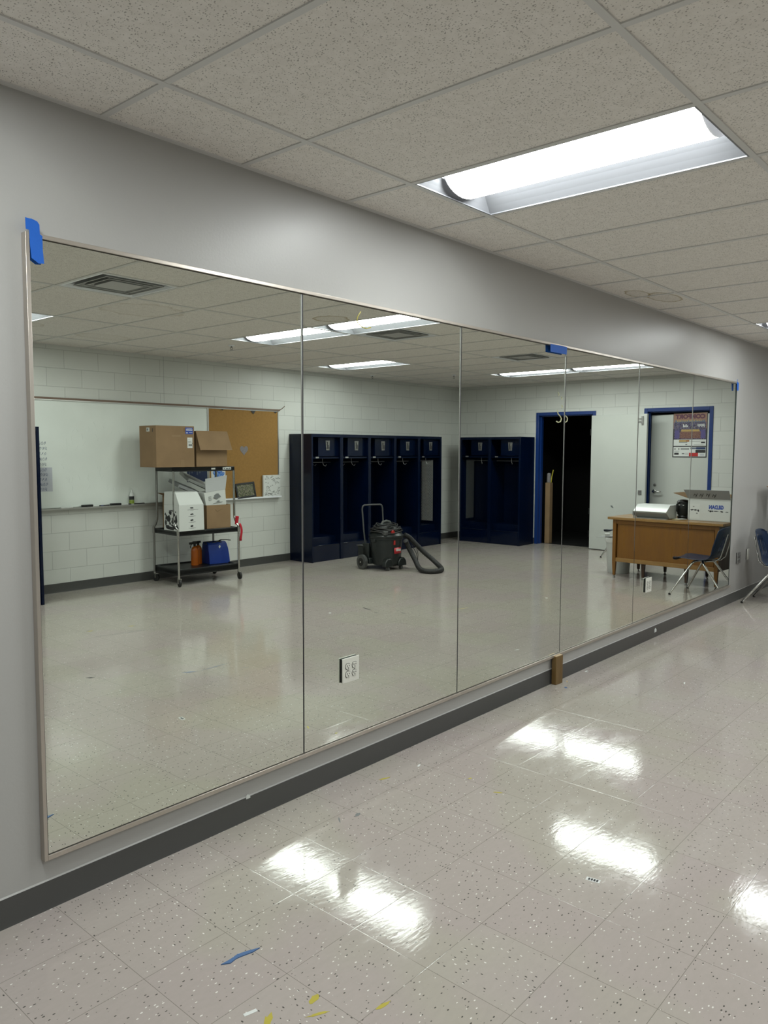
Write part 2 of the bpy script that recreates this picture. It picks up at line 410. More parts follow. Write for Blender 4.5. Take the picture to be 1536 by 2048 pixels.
# vinyl cove base with a small toe
def base_profile(t=.006): return [(0, 0), (.009, 0), (.008, .004), (t, .010), (t, .100), (.002, .104), (0, .104)]
SL.update(baseboard_front='dark grey vinyl base along the mirror wall', baseboard_back='dark grey vinyl base along the whiteboard wall', baseboard_right='dark grey vinyl base along the door wall')
mb = MB()
xs = [XL + (L - XL) * i / 160 for i in range(161)]
pr = base_profile()
rowsb = []
for i, x in enumerate(xs):
    w = (noise.noise(Vector((x * 1.9, 0, 0))) + .4 * noise.noise(Vector((x * 7, 3, 0)))) * .005
    rowsb.append([(x, -(p[0] + (max(0, w) if p[1] < .02 else 0)), p[1]) for p in pr])
mb.grid(rowsb); struct(mb, 'baseboard_front', 'vinylbase')
SL['trim_2'] = 'thin pale caulk line on top of the vinyl base along the mirror wall'
mb = MB(); mb.prism([(-.0068, .1025), (-.002, .1065), (0, .1065), (0, .1025)], 'x', XL, L); struct(mb, 'trim_2', 'paint', smooth=0)
mb = MB(); mb.prism([(D + a, z) for a, z in pr], 'x', XL, L); struct(mb, 'baseboard_back', 'vinylbase')
mb = MB()
for a, c in ((D, O1[0] - .05), (O1[1] + .05, O2[0] - .05), (O2[1] + .05, 0)): mb.prism([(L - q, z) for q, z in pr], 'y', a, c)
struct(mb, 'baseboard_right', 'vinylbase')
# chips of drywall paint and plaster at the base
for (x, z, s_, lab) in ((2.07, .106, .011, 'small white paint chip stuck at the top of the dark base'), (6.52, .062, .020, 'white scuffed patch torn out of the dark grey base')):
    mb = MB(); mb.prism([(x - s_, z - s_), (x + s_, z - s_), (x + s_, z), (x - s_ * .2, z + s_ * .8), (x - s_, z + s_ * .3)], 'y', -.0085, -.0062)
    tag(mb.build('paint_chip', 'white'), lab, 'chip')

# rooms beyond the doors (unlit, their darkness painted in as near black)
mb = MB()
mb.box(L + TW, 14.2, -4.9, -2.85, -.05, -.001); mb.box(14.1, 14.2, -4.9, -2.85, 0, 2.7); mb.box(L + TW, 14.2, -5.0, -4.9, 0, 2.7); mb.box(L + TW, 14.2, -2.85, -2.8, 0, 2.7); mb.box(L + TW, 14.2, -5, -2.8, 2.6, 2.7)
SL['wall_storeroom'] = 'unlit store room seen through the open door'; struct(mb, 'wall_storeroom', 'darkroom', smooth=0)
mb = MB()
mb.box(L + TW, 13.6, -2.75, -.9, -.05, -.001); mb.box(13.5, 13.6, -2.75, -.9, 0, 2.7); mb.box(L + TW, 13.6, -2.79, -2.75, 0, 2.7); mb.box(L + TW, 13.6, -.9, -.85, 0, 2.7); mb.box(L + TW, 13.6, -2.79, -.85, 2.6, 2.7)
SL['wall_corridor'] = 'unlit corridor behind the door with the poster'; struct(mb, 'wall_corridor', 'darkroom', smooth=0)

def door_frame(root, O):
    y0, y1, h = O; f = .05; m = W(root); p = .012
    m.box(L - p, L + TW, y0 - f, y0 + .004, 0, h + f); m.box(L - p, L + TW, y1 - .004, y1 + f, 0, h + f); m.box(L - p, L + TW, y0 + .004, y1 - .004, h - .004, h + f)
    m.build('door_frame', 'bluedoor', root, bevel=.003)
    m = W(root); m.box(L + .055, L + .075, y0 + .004, y0 + .02, 0, h); m.box(L + .055, L + .075, y1 - .02, y1 - .004, 0, h); m.box(L + .055, L + .075, y0 + .02, y1 - .02, h - .02, h)
    m.build('door_stop', 'bluedoor', root)
def lever(root, Mx, side=1):
    m = MB(Mx); m.lathe([(.028, 0), (.028, .010), (.018, .016)], (0, 0, 0), 20); m.tube([(0, 0, .01), (0, 0, .055), (.015 * side, 0, .062), (.125 * side, 0, .060), (.13 * side, 0, .045)], .010, 10)
    m.build('door_handle', 'chrome', root, smooth=50)['label'] = 'chrome lever handle'
# door 1: swung right back against the end wall
d1 = thing('door_1', 'blue framed doorway with its grey door swung back against the wall', 'door', (L, (O1[0] + O1[1]) / 2, 0), kind='structure')
door_frame(d1, O1)
hy, hx = O1[1] + .005, L - .035
fe = (L - .155, -2.245)
X = Vector((fe[0] - hx, fe[1] - hy, 0)).normalized(); Z = Vector((0, 0, 1)); Nn = X.cross(Z)   # leaf plane
LW = math.hypot(fe[0] - hx, fe[1] - hy)
F = inv(d1) @ Matrix(((X.x, Nn.x, 0, hx), (X.y, Nn.y, 0, hy), (0, 0, 1, 0), (0, 0, 0, 1)))
m = MB(F); m.box(0, LW, -.022, .022, .012, 2.165); lf = m.build('door_leaf', 'doorpaint', d1, bevel=.002)
# which side of the leaf looks back into the room (towards -x)
sgn = -1 if Nn.x > 0 else 1
m = MB(F)
for z in (.25, .62, 1.9): m.cyl((-.012, sgn * .02, z - .05), (-.012, sgn * .02, z + .05), .010, n=10)
m.build('door_hinge', 'black', d1)
yy = sgn * .022
m = MB(F); m.box(LW - .115, LW - .06, min(yy, yy + sgn * .012), max(yy, yy + sgn * .012), .93, .995); m.build('latch_plate', 'latch', d1)['label'] = 'dark square lock plate'
m = MB(F); m.box(LW - .085, LW - .055, min(yy, yy + sgn * .02), max(yy, yy + sgn * .02), 2.0, 2.13); m.box(LW - .15, LW - .055, min(yy, yy + sgn * .012), max(yy, yy + sgn * .012), 2.035, 2.06); m.box(LW - .13, LW - .055, min(yy, yy + sgn * .012), max(yy, yy + sgn * .012), 2.085, 2.10)
m.build('door_closer_bracket', 'dullsteel', d1)
m = MB(F); m.M = F @ frame((.41, yy + sgn * .001, .715), (.75, 0, -.66), (.66, 0, .75)); m.prism([(-.035, -.005), (-.01, -.016), (.03, -.004), (.032, .005), (-.012, .016)], 'z', -.001, .001)
m.build('scuff_mark', 'greyink', d1)
# door 2: almost closed, opening into the corridor
d2 = thing('door_2', 'grey door in a blue frame with a lever handle and a poster', 'door', (L, (O2[0] + O2[1]) / 2, 0), kind='structure')
door_frame(d2, O2)
hx, hy = L + .075, O2[1] - .006; ang = math.radians(5.5); LW = .925
X = Vector((math.sin(ang), -math.cos(ang), 0)); Nn = Vector((0, 0, 1)).cross(X)
F2w = Matrix(((X.x, Nn.x, 0, hx), (X.y, Nn.y, 0, hy), (0, 0, 1, 0), (0, 0, 0, 1))); F2 = inv(d2) @ F2w
sg2 = -1 if Nn.x > 0 else 1
m = MB(F2); m.box(.004, LW, -.022, .022, .01, 2.155); m.build('door_leaf', 'doorpaint', d2, bevel=.002)
m = MB(F2)
for z in (.25, 1.1, 1.95): m.cyl((.0, sg2 * .026, z - .055), (.0, sg2 * .026, z + .055), .009, n=10)
m.build('door_hinge', 'bluedoor', d2)
def face2(u, z, d=.0): return F2w @ Matrix.Translation((u, sg2 * (.022 + d), z))
Rf = frame((0, 0, 0), (-1, 0, 0), (0, 0, 1)) if sg2 < 0 else frame((0, 0, 0), (-1, 0, 0), (0, 0, 1))
def onleaf2(u, z, d=0.0):
    o = F2w @ Vector((u, sg2 * (.022 + d), z)); Xd = -(F2w.to_3x3() @ Vector((1, 0, 0)))   # viewer's right in the room
    Xd = (F2w.to_3x3() @ Vector((1, 0, 0)))
    Zn = F2w.to_3x3() @ Vector((0, sg2, 0)); Yd = Vector((0, 0, 1)); Xr = Yd.cross(Zn)
    return frame(o, Xr, Yd)
lever(d2, inv(d2) @ onleaf2(LW - .075, .972), 1 if (onleaf2(0, 0).to_3x3() @ Vector((1, 0, 0))).y > 0 else -1)
m = MB(inv(d2) @ onleaf2(LW - .085, 1.072)); m.lathe([(.024, 0), (.022, .012), (.012, .016)], n=18); m.build('deadbolt', 'dullsteel', d2)

# poster on door 2 -- wide .53, high .67
PO = onleaf2(.305, 1.838, .001)
ps = thing('poster', 'colourful team poster with COMFORT across the top, taped to the grey door', 'poster', tuple(PO.translation - Vector((0, 0, .335))))
PI_ = inv(ps) @ PO
order = ['ink', 'brownp', 'purple', 'gold', 'white', 'red', 'pblue', 'team', 'crowd', 'steelblue', 'orangep', 'greyink', 'maroon', 'pnavy']
m = MB(PI_)
def pr_(c, x0, x1, y0, y1, z=.0012):
    m.cur = order.index(c); m.box(x0 - .265, x1 - .265, y0 - .335, y1 - .335, z - .0008, z)
m.cur = 0; m.box(-.265, .265, -.335, .335, 0, .001)
pr_('brownp', .01, .525, .43, .665)
pr_('steelblue', .04, .50, .53, .56, .0014); pr_('crowd', .02, .52, .43, .53, .0016)
pr_('crowd', .02, .51, .275, .43, .0014); pr_('purple', .03, .10, .285, .41, .0018); pr_('purple', .43, .50, .285, .41, .0018)
pr_('team', .10, .42, .285, .39, .002); pr_('gold', .12, .40, .39, .42, .002)
pr_('white', .015, .515, .175, .27, .0016); pr_('white', .015, .515, .015, .16, .0016)
for (c, x0, x1, y0, y1) in (('gold', .32, .43, .235, .262), ('orangep', .27, .32, .235, .262), ('ink', .30, .43, .225, .232), ('ink', .03, .09, .215, .235), ('greyink', .10, .25, .24, .246),
                            ('greyink', .05, .2, .19, .194), ('ink', .30, .33, .19, .20), ('pnavy', .02, .16, .12, .155), ('ink', .02, .17, .07, .115), ('steelblue', .16, .25, .125, .15), ('ink', .27, .40, .12, .13), ('greyink', .27, .40, .135, .14),
                            ('ink', .42, .44, .12, .135), ('ink', .48, .50, .12, .135), ('greyink', .42, .50, .09, .096), ('ink', .43, .50, .04, .07), ('ink', .34, .38, .052, .062), ('red', .13, .27, .018, .07), ('greyink', .28, .33, .06, .064), ('greyink', .28, .33, .045, .049), ('lavender', .04, .10, .03, .055)):
    if c not in order: order.append(c)
    pr_(c, x0, x1, y0, y1, .0021)
for i in range(9): pr_('white', .04 + i * .013, .048 + i * .013, .45 + (i % 3) * .01, .50, .0021)
for i in range(4): pr_('white', .30 + i * .02, .315 + i * .02, .455, .48 + .02 * (i % 2), .0021)
m.build('sheet', order, ps, smooth=0)
tx_ = text('COMFORT', .085, 'maroon', ps, PO @ Matrix.Translation((0, .275, .0018)), width=.46, bold=.0055); tx_['label'] = 'COMFORT in maroon letters'
m = MB(PI_)
for i in range(16): m.box(-.20 + i * .026, -.20 + i * .026 + (.018 if i % 4 else .010), .205, .225, .001, .002)
m.build('subtitle_lettering', 'gold', ps, smooth=0)

# ------------------------------------------------------------------ ceiling fixtures
def light_fixture(k, r):
    x = GX + GP * (k + .5); ya, yb = rows[r + 1]; y = (ya + yb) / 2
    side = {0: 'nearest the mirror wall', 1: 'in the middle of the ceiling', 2: 'in the middle of the ceiling', 3: 'nearest the whiteboard wall'}[r]
    return x, y
LL = {(2, 0): 'large lit ceiling troffer directly above the near end of the mirror', (10, 0): 'lit ceiling troffer near the mirror wall at the far right edge of the photo',
      (-2, 0): 'added unseen lit troffer by the mirror wall, beyond the left end of the mirror', (-2, 2): 'added unseen lit troffer almost straight above the viewpoint',
      (6, 1): 'lit troffer of the middle pair, the one beside the square vent', (6, 2): 'lit troffer of the middle pair, the one nearer the whiteboard',
      (14, 1): 'lit troffer of the far pair, the one above the poster door', (14, 2): 'lit troffer of the far pair, the one above the dark doorway',
      (2, 3): 'lit troffer near the whiteboard wall, cut off by the left end of the mirror', (10, 3): 'single lit troffer above the row of lockers'}
hw, hl = GP / 2 - .012, .6096 - .012
lt = thing('ceiling_light', '', 'ceiling light', (0, 0, H))
m = MB()
rim = [(-hw, -hl, .004), (hw, -hl, .004), (hw, hl, .004), (-hw, hl, .004)]; top = [(-.125, -hl + .055, .088), (.125, -hl + .055, .088), (.125, hl - .055, .088), (-.125, hl - .055, .088)]
def lerp(a, b_, t): return tuple(a[i] * (1 - t) + b_[i] * t for i in range(3))
prev = rim
for st in range(1, 6):
    t = st / 5; cur = []
    for a, b_ in zip(rim, top):
        q = lerp(a, b_, t); cur.append((q[0], q[1], a[2] + (b_[2] - a[2]) * (1 - (1 - t) ** 1.6)))
    for i in range(4): m.quad(prev[i], prev[(i + 1) % 4], cur[(i + 1) % 4], cur[i])
    prev = cur
m.quad(*prev)
m.box(-hw, hw, -hl, -hl + .008, .001, .006); m.box(-hw, hw, hl - .008, hl, .001, .006); m.box(-hw, -hw + .006, -hl + .008, hl - .008, .001, .006); m.box(hw - .006, hw, -hl + .008, hl - .008, .001, .006)
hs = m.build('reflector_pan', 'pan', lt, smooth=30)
m = MB()
arc = [(.145 * math.cos(q), .094 - .088 * math.sin(q)) for q in [PI * i / 14 for i in range(15)]]
m.grid([[(u, y_, w) for u, w in arc] for y_ in (-hl + .045, hl - .045)])
m.build('diffuser', 'lens', lt, smooth=60)
for s_ in (-1, 1):
    m = MB()
    y_ = s_ * (hl - .045)
    m.prism(arc, 'y', y_, y_ + s_ * .004)
    m.box(-.15, .15, min(y_ + s_ * .008, y_ + s_ * .02), max(y_ + s_ * .008, y_ + s_ * .014), .06, .092)
    m.build('end_cap', 'lensend', lt, smooth=30)
for i, (k, r) in enumerate(LIGHTS):
    c = lt if i == 0 else copy_tree(lt)
    x, y = light_fixture(k, r); c.location = (x, y, H); c['label'] = LL[(k, r)]; c['group'] = 'ceiling troffers'

vt = thing('ceiling_vent', '', 'air vent', (0, 0, H))
q = GP / 2 - .012
m = MB()
def ring(m, r0, z0, r1, z1):
    a = [(-r0, -r0, z0), (r0, -r0, z0), (r0, r0, z0), (-r0, r0, z0)]; c = [(-r1, -r1, z1), (r1, -r1, z1), (r1, r1, z1), (-r1, r1, z1)]
    for i in range(4): m.quad(a[i], a[(i + 1) % 4], c[(i + 1) % 4], c[i])
ring(m, q, .003, .272, .003); ring(m, .272, .003, .262, .02); ring(m, .262, .02, .262, .14)
m.build('frame', 'enamel', vt, smooth=0, thick=.0015)
m = MB(); m.quad((-.263, -.263, .14), (.263, -.263, .14), (.263, .263, .14), (-.263, .263, .14)); m.build('duct', 'ink', vt, smooth=0)
for (r0, r1) in ((.222, .195), (.172, .145)):
    m = MB(); ring(m, r0, .002, r1, .040); ring(m, r0, .002, r0 - .008, .002); m.build('louver', 'ventgrey', vt, smooth=0, thick=.0015)
m = MB(); m.quad((-.122, -.122, .002), (.122, -.122, .002), (.122, .122, .002), (-.122, .122, .002)); ring(m, .122, .002, .11, .03); m.build('centre_plate', 'ventgrey', vt, smooth=0, thick=.0015)
for i, ((k, r), lab) in enumerate(zip(VENTS, ('square ceiling vent reflected near the left end of the mirror, largest of the three', 'square ceiling vent right beside the pair of lit troffers', 'square ceiling vent towards the door end, smallest in view'))):
    c = vt if i == 0 else copy_tree(vt)
    c.location = (GX + GP * (k + .5), (rows[r + 1][1] + (rows[r + 1][0] + rows[r + 1][1]) / 2) / 2, H); c['label'] = lab; c['group'] = 'square ceiling vents'
sp = thing('sprinkler_head', '', 'sprinkler', (0, 0, H))
m = MB(); m.lathe([(.036, .004), (.036, .0), (.03, -.006), (.012, -.008)], n=20); m.build('escutcheon', 'enamel', sp)
m = MB(); m.cyl((0, 0, -.005), (0, 0, -.025), .009); m.tube([(-.012, 0, -.02), (-.016, 0, -.035), (0, 0, -.05)], .003, 6); m.tube([(.012, 0, -.02), (.016, 0, -.035), (0, 0, -.05)], .003, 6); m.lathe([(.02, -.052), (.02, -.049), (.004, -.048)], n=14)
m.build('nozzle', 'dullsteel', sp)
for i, (x, y, lab) in enumerate(((5.43, -4.40, 'sprinkler head by the middle pair of troffers, leftmost of three'), (9.72, -4.50, 'sprinkler head close to the seam of the third mirror panel'), (8.98, -5.50, 'sprinkler head close to the wall above the lockers'))):
    c = sp if i == 0 else copy_tree(sp); c.location = (x, y, H); c['label'] = lab; c['group'] = 'ceiling sprinkler heads'

# ------------------------------------------------------------------ mirror
X0, X1, Z0, Z1 = 1.168, 8.421, .187, 2.299
mr = thing('wall_mirror', 'long wall mirror of six tall panels in a thin metal frame', 'mirror', ((X0 + X1) / 2, 0, Z0))
TXM, TZM = -.00246, .0020   # the glass is a hair out of plumb
def my(x, z): return -.015 + TZM * (x - 5) - TXM * (z - 1.2)
ed = [1.185, 2.3845, 3.586, 4.799, 6.010, 7.206, 8.417]
for i in range(6):
    m = W(mr); a, c = ed[i] + (.0040 if i else 0), ed[i + 1] - .0040
    zb, zt = .2085, 2.283
    f = [(a, my(a, zb), zb), (c, my(c, zb), zb), (c, my(c, zt), zt), (a, my(a, zt), zt)]
    bk = [(p[0], p[1] + .004, p[2]) for p in f]
    m.add(f + bk, [(0, 1, 2, 3), (7, 6, 5, 4), (0, 4, 5, 1), (1, 5, 6, 2), (2, 6, 7, 3), (3, 7, 4, 0)]); m.mi = [0, 1, 1, 1, 1, 1]
    m.build('mirror_panel', ['mirror', 'glassedge'], mr, smooth=0)
m = W(mr); m.box(X0 + .01, X1 - .0055, -.0035, -.0012, .195, 2.292); m.build('backing_board', 'ink', mr)
def strip(x0, x1, z0, z1, lab):
    m = W(mr); yb = -.002; yf = -.0305
    m.box(x0, x1, yf, yb, z0, z1); o = m.build('frame_strip', 'champagne', mr, bevel=.0012)
strip(X0, X0 + .0135, Z0, Z1, ''); strip(X0 + .0135, X1, Z1 - .014, Z1, ''); strip(X0 + .0135, X1, Z0, Z0 + .018, '')
m = W(mr); m.box(X1 - .004, X1, -.013, -.002, Z0 + .018, Z1 - .014); m.build('edge_seal', 'glassedge', mr)
for x in ed[1:-1]:
    m = W(mr); m.box(x - .0042, x + .0042, my(x, 1.2) - .0004, my(x, 1.2) + .003, .2085, 2.283); m.build('seam_gap', 'ink', mr)
    m = W(mr); m.box(x - .0064, x - .0042, my(x, 1.2) - .0010, my(x, 1.2) + .002, .2085, 2.283); m.build('polished_edge', 'alu', mr)['label'] = 'thin bright glass edge'
def squiggle(pts, w, mm, lab):
    m = W(mr); m.tube([(x, my(x, z) - .0006, z) for x, z in pts], w, 6); o = m.build('adhesive_mark', mm, mr); o['label'] = lab
squiggle([(2.765, 2.258), (2.744, 2.232), (2.738, 2.214), (2.748, 2.200), (2.772, 2.188), (2.803, 2.183), (2.836, 2.192)], .0022, 'yellow', 'thin yellow arc stuck on the glass')
squiggle([(4.688, 1.868), (4.702, 1.862), (4.706, 1.845), (4.734, 1.832), (4.754, 1.815), (4.744, 1.795), (4.711, 1.788), (4.688, 1.795)], .0035, 'paleyel', 'pale hook-shaped smear')
squiggle([(4.812, 1.836), (4.838, 1.822), (4.836, 1.802), (4.812, 1.792)], .0032, 'paleyel', 'pale hook-shaped smear'); squiggle([(4.752, 1.905), (4.766, 1.897), (4.758, 1.885)], .003, 'paleyel', 'pale smear'); squiggle([(4.745, 1.96), (4.757, 1.95), (4.752, 1.942)], .003, 'paleyel', 'pale smear'); squiggle([(4.70, 1.99), (4.716, 1.975), (4.708, 1.965)], .002, 'paleyel', 'pale smear')
def tape(name_lab, pts, y):
    m = MB(); m.prism(pts, 'y', y - .0008, y); o = m.build('masking_tape', 'tape'); tag(o, name_lab, 'tape')
tape('long torn strip of blue tape over the top left corner of the mirror', [(1.169, 2.343), (1.176, 2.341), (1.19, 2.342), (1.208, 2.337), (1.215, 2.328), (1.2155, 2.298), (1.2235, 2.294), (1.2235, 2.25), (1.227, 2.206), (1.208, 2.204), (1.192, 2.214), (1.186, 2.217), (1.182, 2.26), (1.181, 2.305), (1.170, 2.306)], -.0308)
tape('short blue tape piece on the top edge where the third and fourth mirror panels meet', [(4.553, 2.288), (4.60, 2.290), (4.76, 2.291), (4.777, 2.288), (4.772, 2.241), (4.70, 2.240), (4.556, 2.240)], -.0310)
tape('narrow blue tape piece on the top right corner of the mirror', [(8.345, 2.290), (8.352, 2.290), (8.354, 2.325), (8.366, 2.325), (8.368, 2.30), (8.41, 2.293), (8.408, 2.215), (8.36, 2.212)], -.0310)

def outlet(name, lab, x, z, y, gangs, mplate, blank=False, w=None):
    root = thing(name, lab, 'outlet' if not blank else 'wall plate', (x, y, z)); h = .121 / 2; ww = (.070 + .046 * (gangs - 1)) / 2
    m = MB(); m.prism([(-ww, -h), (ww, -h), (ww, h), (-ww, h)], 'y', -.014, -.008); m.build('plate', mplate, root, bevel=.002)
    m = MB(); m.box(-ww + .003, ww - .003, -.008, 0, -h + .003, h - .003); m.build('gap_shade', 'slot', root)  # black block stands in for the shaded gap behind the plate
    if not blank:
        for g in range(gangs):
            gx = (g - (gangs - 1) / 2) * .046
            for s_ in (-1, 1):
                m = MB(); cz = s_ * .0195
                m.prism([(gx + .016 * math.cos(t) * 1.0, cz + max(-.0135, min(.0135, .0165 * math.sin(t)))) for t in [2 * PI * i / 24 for i in range(24)]], 'y', -.0175, -.0138)
                m2 = MB(); m2.prism([(gx + .0185 * math.cos(t), cz + max(-.0155, min(.0155, .019 * math.sin(t)))) for t in [2 * PI * i / 24 for i in range(24)]], 'y', -.0146, -.0138); m2.build('socket_ring_shade', 'slot', root)  # black ring paints the shade around each socket
                sk = m.build('socket', mplate, root, smooth=30)
                m = MB(); m.box(gx - .0085, gx - .0055, -.0184, -.0174, cz - .001, cz + .008); m.box(gx + .0055, gx + .0085, -.0184, -.0174, cz + .0005, cz + .007); m.cyl((gx, -.0184, cz - .007), (gx, -.0174, cz - .007), .0028, n=8)
                m.build('slots', 'slot', sk)
            m = MB(); m.cyl((gx, -.0155, 0), (gx, -.0138, 0), .003, n=10); m.build('screw', 'dullsteel', root)
    return root
outlet('power_outlet', 'ivory four-socket outlet low on the second mirror panel', 2.684, .540, my(2.7, .5) - .001, 2, 'plate')
outlet('power_outlet', 'four-socket outlet low on the fifth mirror panel, seen edge on', 6.290, .486, my(6.3, .5) - .001, 2, 'plate')
outlet('power_outlet', 'steel outlet plate on the bare wall just past the mirror end', 8.72, .462, 0, 2, 'steelplate')
outlet('wall_plate', 'blank ivory wall plate between the outlet and the blue chair', 9.04, .470, 0, 1, 'plate', True)
outlet('power_outlet', 'outlet plate on the wall at the left edge of the photo', .985, .428, 0, 1, 'plate')
# sawn block propping the mirror
wb = thing('wood_block', 'stained wooden block standing against the base under the mirror', 'wood block', (4.745, -.033, 0), math.radians(-4))
m = MB(); m.prism([(-.044, -.020), (.040, -.020), (.044, -.012), (.044, .016), (-.044, .016), (-.044, -.014)], 'z', 0, .198); m.build('block', 'pine', wb, bevel=.003)
m = MB(); m.prism([(-.040, -.016), (.038, -.016), (.040, .012), (-.040, .012)], 'z', .198, .1985); m.build('end_grain', 'endgrain', wb)['label'] = 'pale sawn top end'

# ------------------------------------------------------------------ lockers (local: back at y = 0, front at +y)
U = .6096; DP = .452; HT = 1.832
def locker(mesh_side=None, left_open=False):
    r = thing('sports_locker', '', 'locker', (0, 0, 0)); t = .010
    xl, xr = -U / 2 + .001, U / 2 - .001
    m = MB()
    def side(x0, x1, meshed):
        if not meshed: m.box(x0, x1, 0, DP, 0, HT)
        else:
            m.box(x0, x1, 0, .03, 0, HT); m.box(x0, x1, .29, DP, 0, HT); m.box(x0, x1, .03, .29, 0, .39); m.box(x0, x1, .03, .29, 1.435, HT)
    side(xl, xl + t, mesh_side == 'L'); side(xr - t, xr, mesh_side == 'R')
    m.box(xl + t, xr - t, 0, .006, 0, HT); m.box(xl + t, xr - t, .006, DP, HT - .014, HT)
    m.build('body', 'navy', r, bevel=.0015)
    m = MB()
    m.box(xl, xl + .028, DP, DP + .012, 0, HT); m.box(xr - .028, xr, DP, DP + .012, 0, HT); m.box(xl + .028, xr - .028, DP, DP + .012, HT - .045, HT)
    for i in range(9):
        z = .08 + i * .21
        m.lathe([(.006, 0), (.005, .002), (.002, .003)], (0, 0, 0), 8) if False else m.cyl((xl + .014, DP + .012, z), (xl + .014, DP + .0145, z), .005, n=8)
    m.build('front_frame', 'navy', r, bevel=.002)
    m = MB(); m.box(xl + t, xr - t, .006, DP - .01, 1.500, 1.512); m.box(xl + t, xr - t, DP - .022, DP - .01, 1.480, 1.512); sh = m.build('shelf', 'navy', r, bevel=.001)
    m = MB(); m.box(xl + .10, xl + .16, DP - .010, DP - .0085, 1.486, 1.507); m.build('number_plate', 'steelplate', sh)['label'] = 'small white number plate'
    m = MB(); bx0 = xl + .19
    m.box(bx0, bx0 + .008, .006, DP - .05, 1.512, HT - .014); m.box(bx0 + .008, xr - t, DP - .060, DP - .05, 1.515, HT - .05)
    sb = m.build('security_box', 'navy', r)
    m = MB(); m.prism([(.335 + xl, 1.74), (.42 + xl, 1.74), (.41 + xl, 1.60), (.345 + xl, 1.60)], 'y', DP - .05, DP - .043); m.build('latch', 'latch', sb, bevel=.002)['label'] = 'grey recessed latch'
    m = MB(); m.box(.362 + xl, .372 + xl, DP - .043, DP - .036, 1.62, 1.72); m.box(.39 + xl, .396 + xl, DP - .043, DP - .036, 1.62, 1.68); m.build('latch_lever', 'ink', sb)
    m = MB(); m.cyl((xl + t, .24, 1.425), (xr - t, .24, 1.425), .0085, n=10); m.build('hanging_rod', 'dullsteel', r)
    for hx_, hy_ in ((.05, .30), (.12, .012)):
        m = MB(); m.tube([(hx_, hy_ + .02, 1.495), (hx_, hy_ + .02, 1.43), (hx_ + .012, hy_ + .03, 1.385), (hx_ + .03, hy_ + .05, 1.37), (hx_ + .045, hy_ + .06, 1.395)], .004, 6); m.build('hook', 'dullsteel', r)
    m = MB(); m.box(xl + t, xr - t, .006, DP - .105, .328, .342); m.box(xl + t, xr - t, DP - .115, DP - .105, .236, .330); m.build('seat', 'navy', r, bevel=.003)
    m = MB(); m.box(xl + t, xr - t, DP - .008, DP, 0, .228); m.box(xl + t, xr - t, DP - .112, DP + .008, .228, .238); m.build('foot_box', 'navygloss', r, bevel=.004)
    if mesh_side:
        xm = (xl + t / 2) if mesh_side == 'L' else (xr - t / 2); m = MB()
        y0, y1, z0, z1 = .03, .29, .39, 1.435; nz = 38; ny = 11; dz = (z1 - z0) / nz; dy = (y1 - y0) / ny; w_ = .0016
        for i in range(ny):
            for s_ in (0, 1):
                pts = []
                for j in range(nz + 1):
                    yy_ = y0 + (i + ((j + s_) % 2)) * dy; pts.append((xm, yy_, z0 + j * dz))
                for a, b_ in zip(pts, pts[1:]):
                    d = Vector((0, b_[1] - a[1], b_[2] - a[2])).normalized(); n_ = Vector((0, -d.z, d.y)) * .0032
                    A, B = Vector(a), Vector(b_); e = Vector((.0012, 0, 0))
                    m.add([A - n_ - e, A + n_ - e, B + n_ - e, B - n_ - e, A - n_ + e, A + n_ + e, B + n_ + e, B - n_ + e], [(0, 1, 2, 3), (7, 6, 5, 4), (0, 4, 5, 1), (2, 6, 7, 3), (1, 5, 6, 2), (3, 7, 4, 0)])
        m.build('expanded_metal_panel', 'navy', r, smooth=0)['label'] = 'diamond mesh side panel'
    return r
base = locker(); R5 = locker('R'); E1 = locker('L')
def put(src, x, y, rz, lab, first):
    c = src if first else copy_tree(src); c.location = (x, y, 0); c.rotation_euler.z = rz; c['label'] = lab; c['group'] = 'open navy lockers'; return c
lx = 7.605
labs = ['navy open locker at the left end of the long row, next to the cork board', 'second navy locker of the long row, just behind the vacuum handle', 'third and middle navy locker of the long row', 'fourth navy locker of the long row, beside the mesh-sided one']
for i in range(4): put(base, lx + U * (i + .5), D + .002, 0, labs[i], i == 0)
put(R5, lx + U * 4.5, D + .002, 0, 'navy locker at the right end of the long row with a diamond mesh side', True)
put(base, 3.696 - U / 2, D + .10, 0, 'navy locker at the far left, a dark sliver beside the mirror frame', False)
# the end wall pair faces -x
e1 = put(E1, L - .045, -5.475 + U / 2, PI / 2, 'navy locker against the door wall, the corner one with a mesh side', True)
e2 = put(base, L - .045, -5.475 + U * 1.5, PI / 2, 'navy locker against the door wall, right beside the blue door frame', False)

# ------------------------------------------------------------------ whiteboard and cork board (on the wall y = D)
BZ0, BZ1 = .955, 2.140
wbd = thing('whiteboard', 'long white enamel whiteboard with smudges and a metal pen tray', 'whiteboard', (4.3, D, .93))
m = W(wbd); m.box(2.45, 6.165, D + .001, D + .016, BZ0, BZ1); m.build('writing_surface', 'board', wbd)
m = W(wbd); m.box(2.44, 6.18, D + .001, D + .028, BZ1, BZ1 + .012); m.box(6.165, 6.18, D + .001, D + .022, BZ0, BZ1); m.box(2.44, 2.452, D + .001, D + .022, BZ0, BZ1); m.build('frame', 'alu', wbd)
m = W(wbd); m.box(2.44, 7.405, D + .016, D + .030, BZ1 + .012, BZ1 + .034); m.tube([(7.40, D + .028, BZ1 + .02), (7.43, D + .05, BZ1 + .045), (7.47, D + .06, BZ1 + .08)], .006, 6); m.build('map_rail', 'rail', wbd)
m = W(wbd); m.box(2.44, 6.18, D + .001, D + .085, .940, .946); m.prism([(D + .085, .932), (D + .094, .936), (D + .094, .952), (D + .085, .950)], 'x', 2.44, 6.18); m.build('pen_tray', 'alu', wbd, bevel=.001)
m = W(wbd)
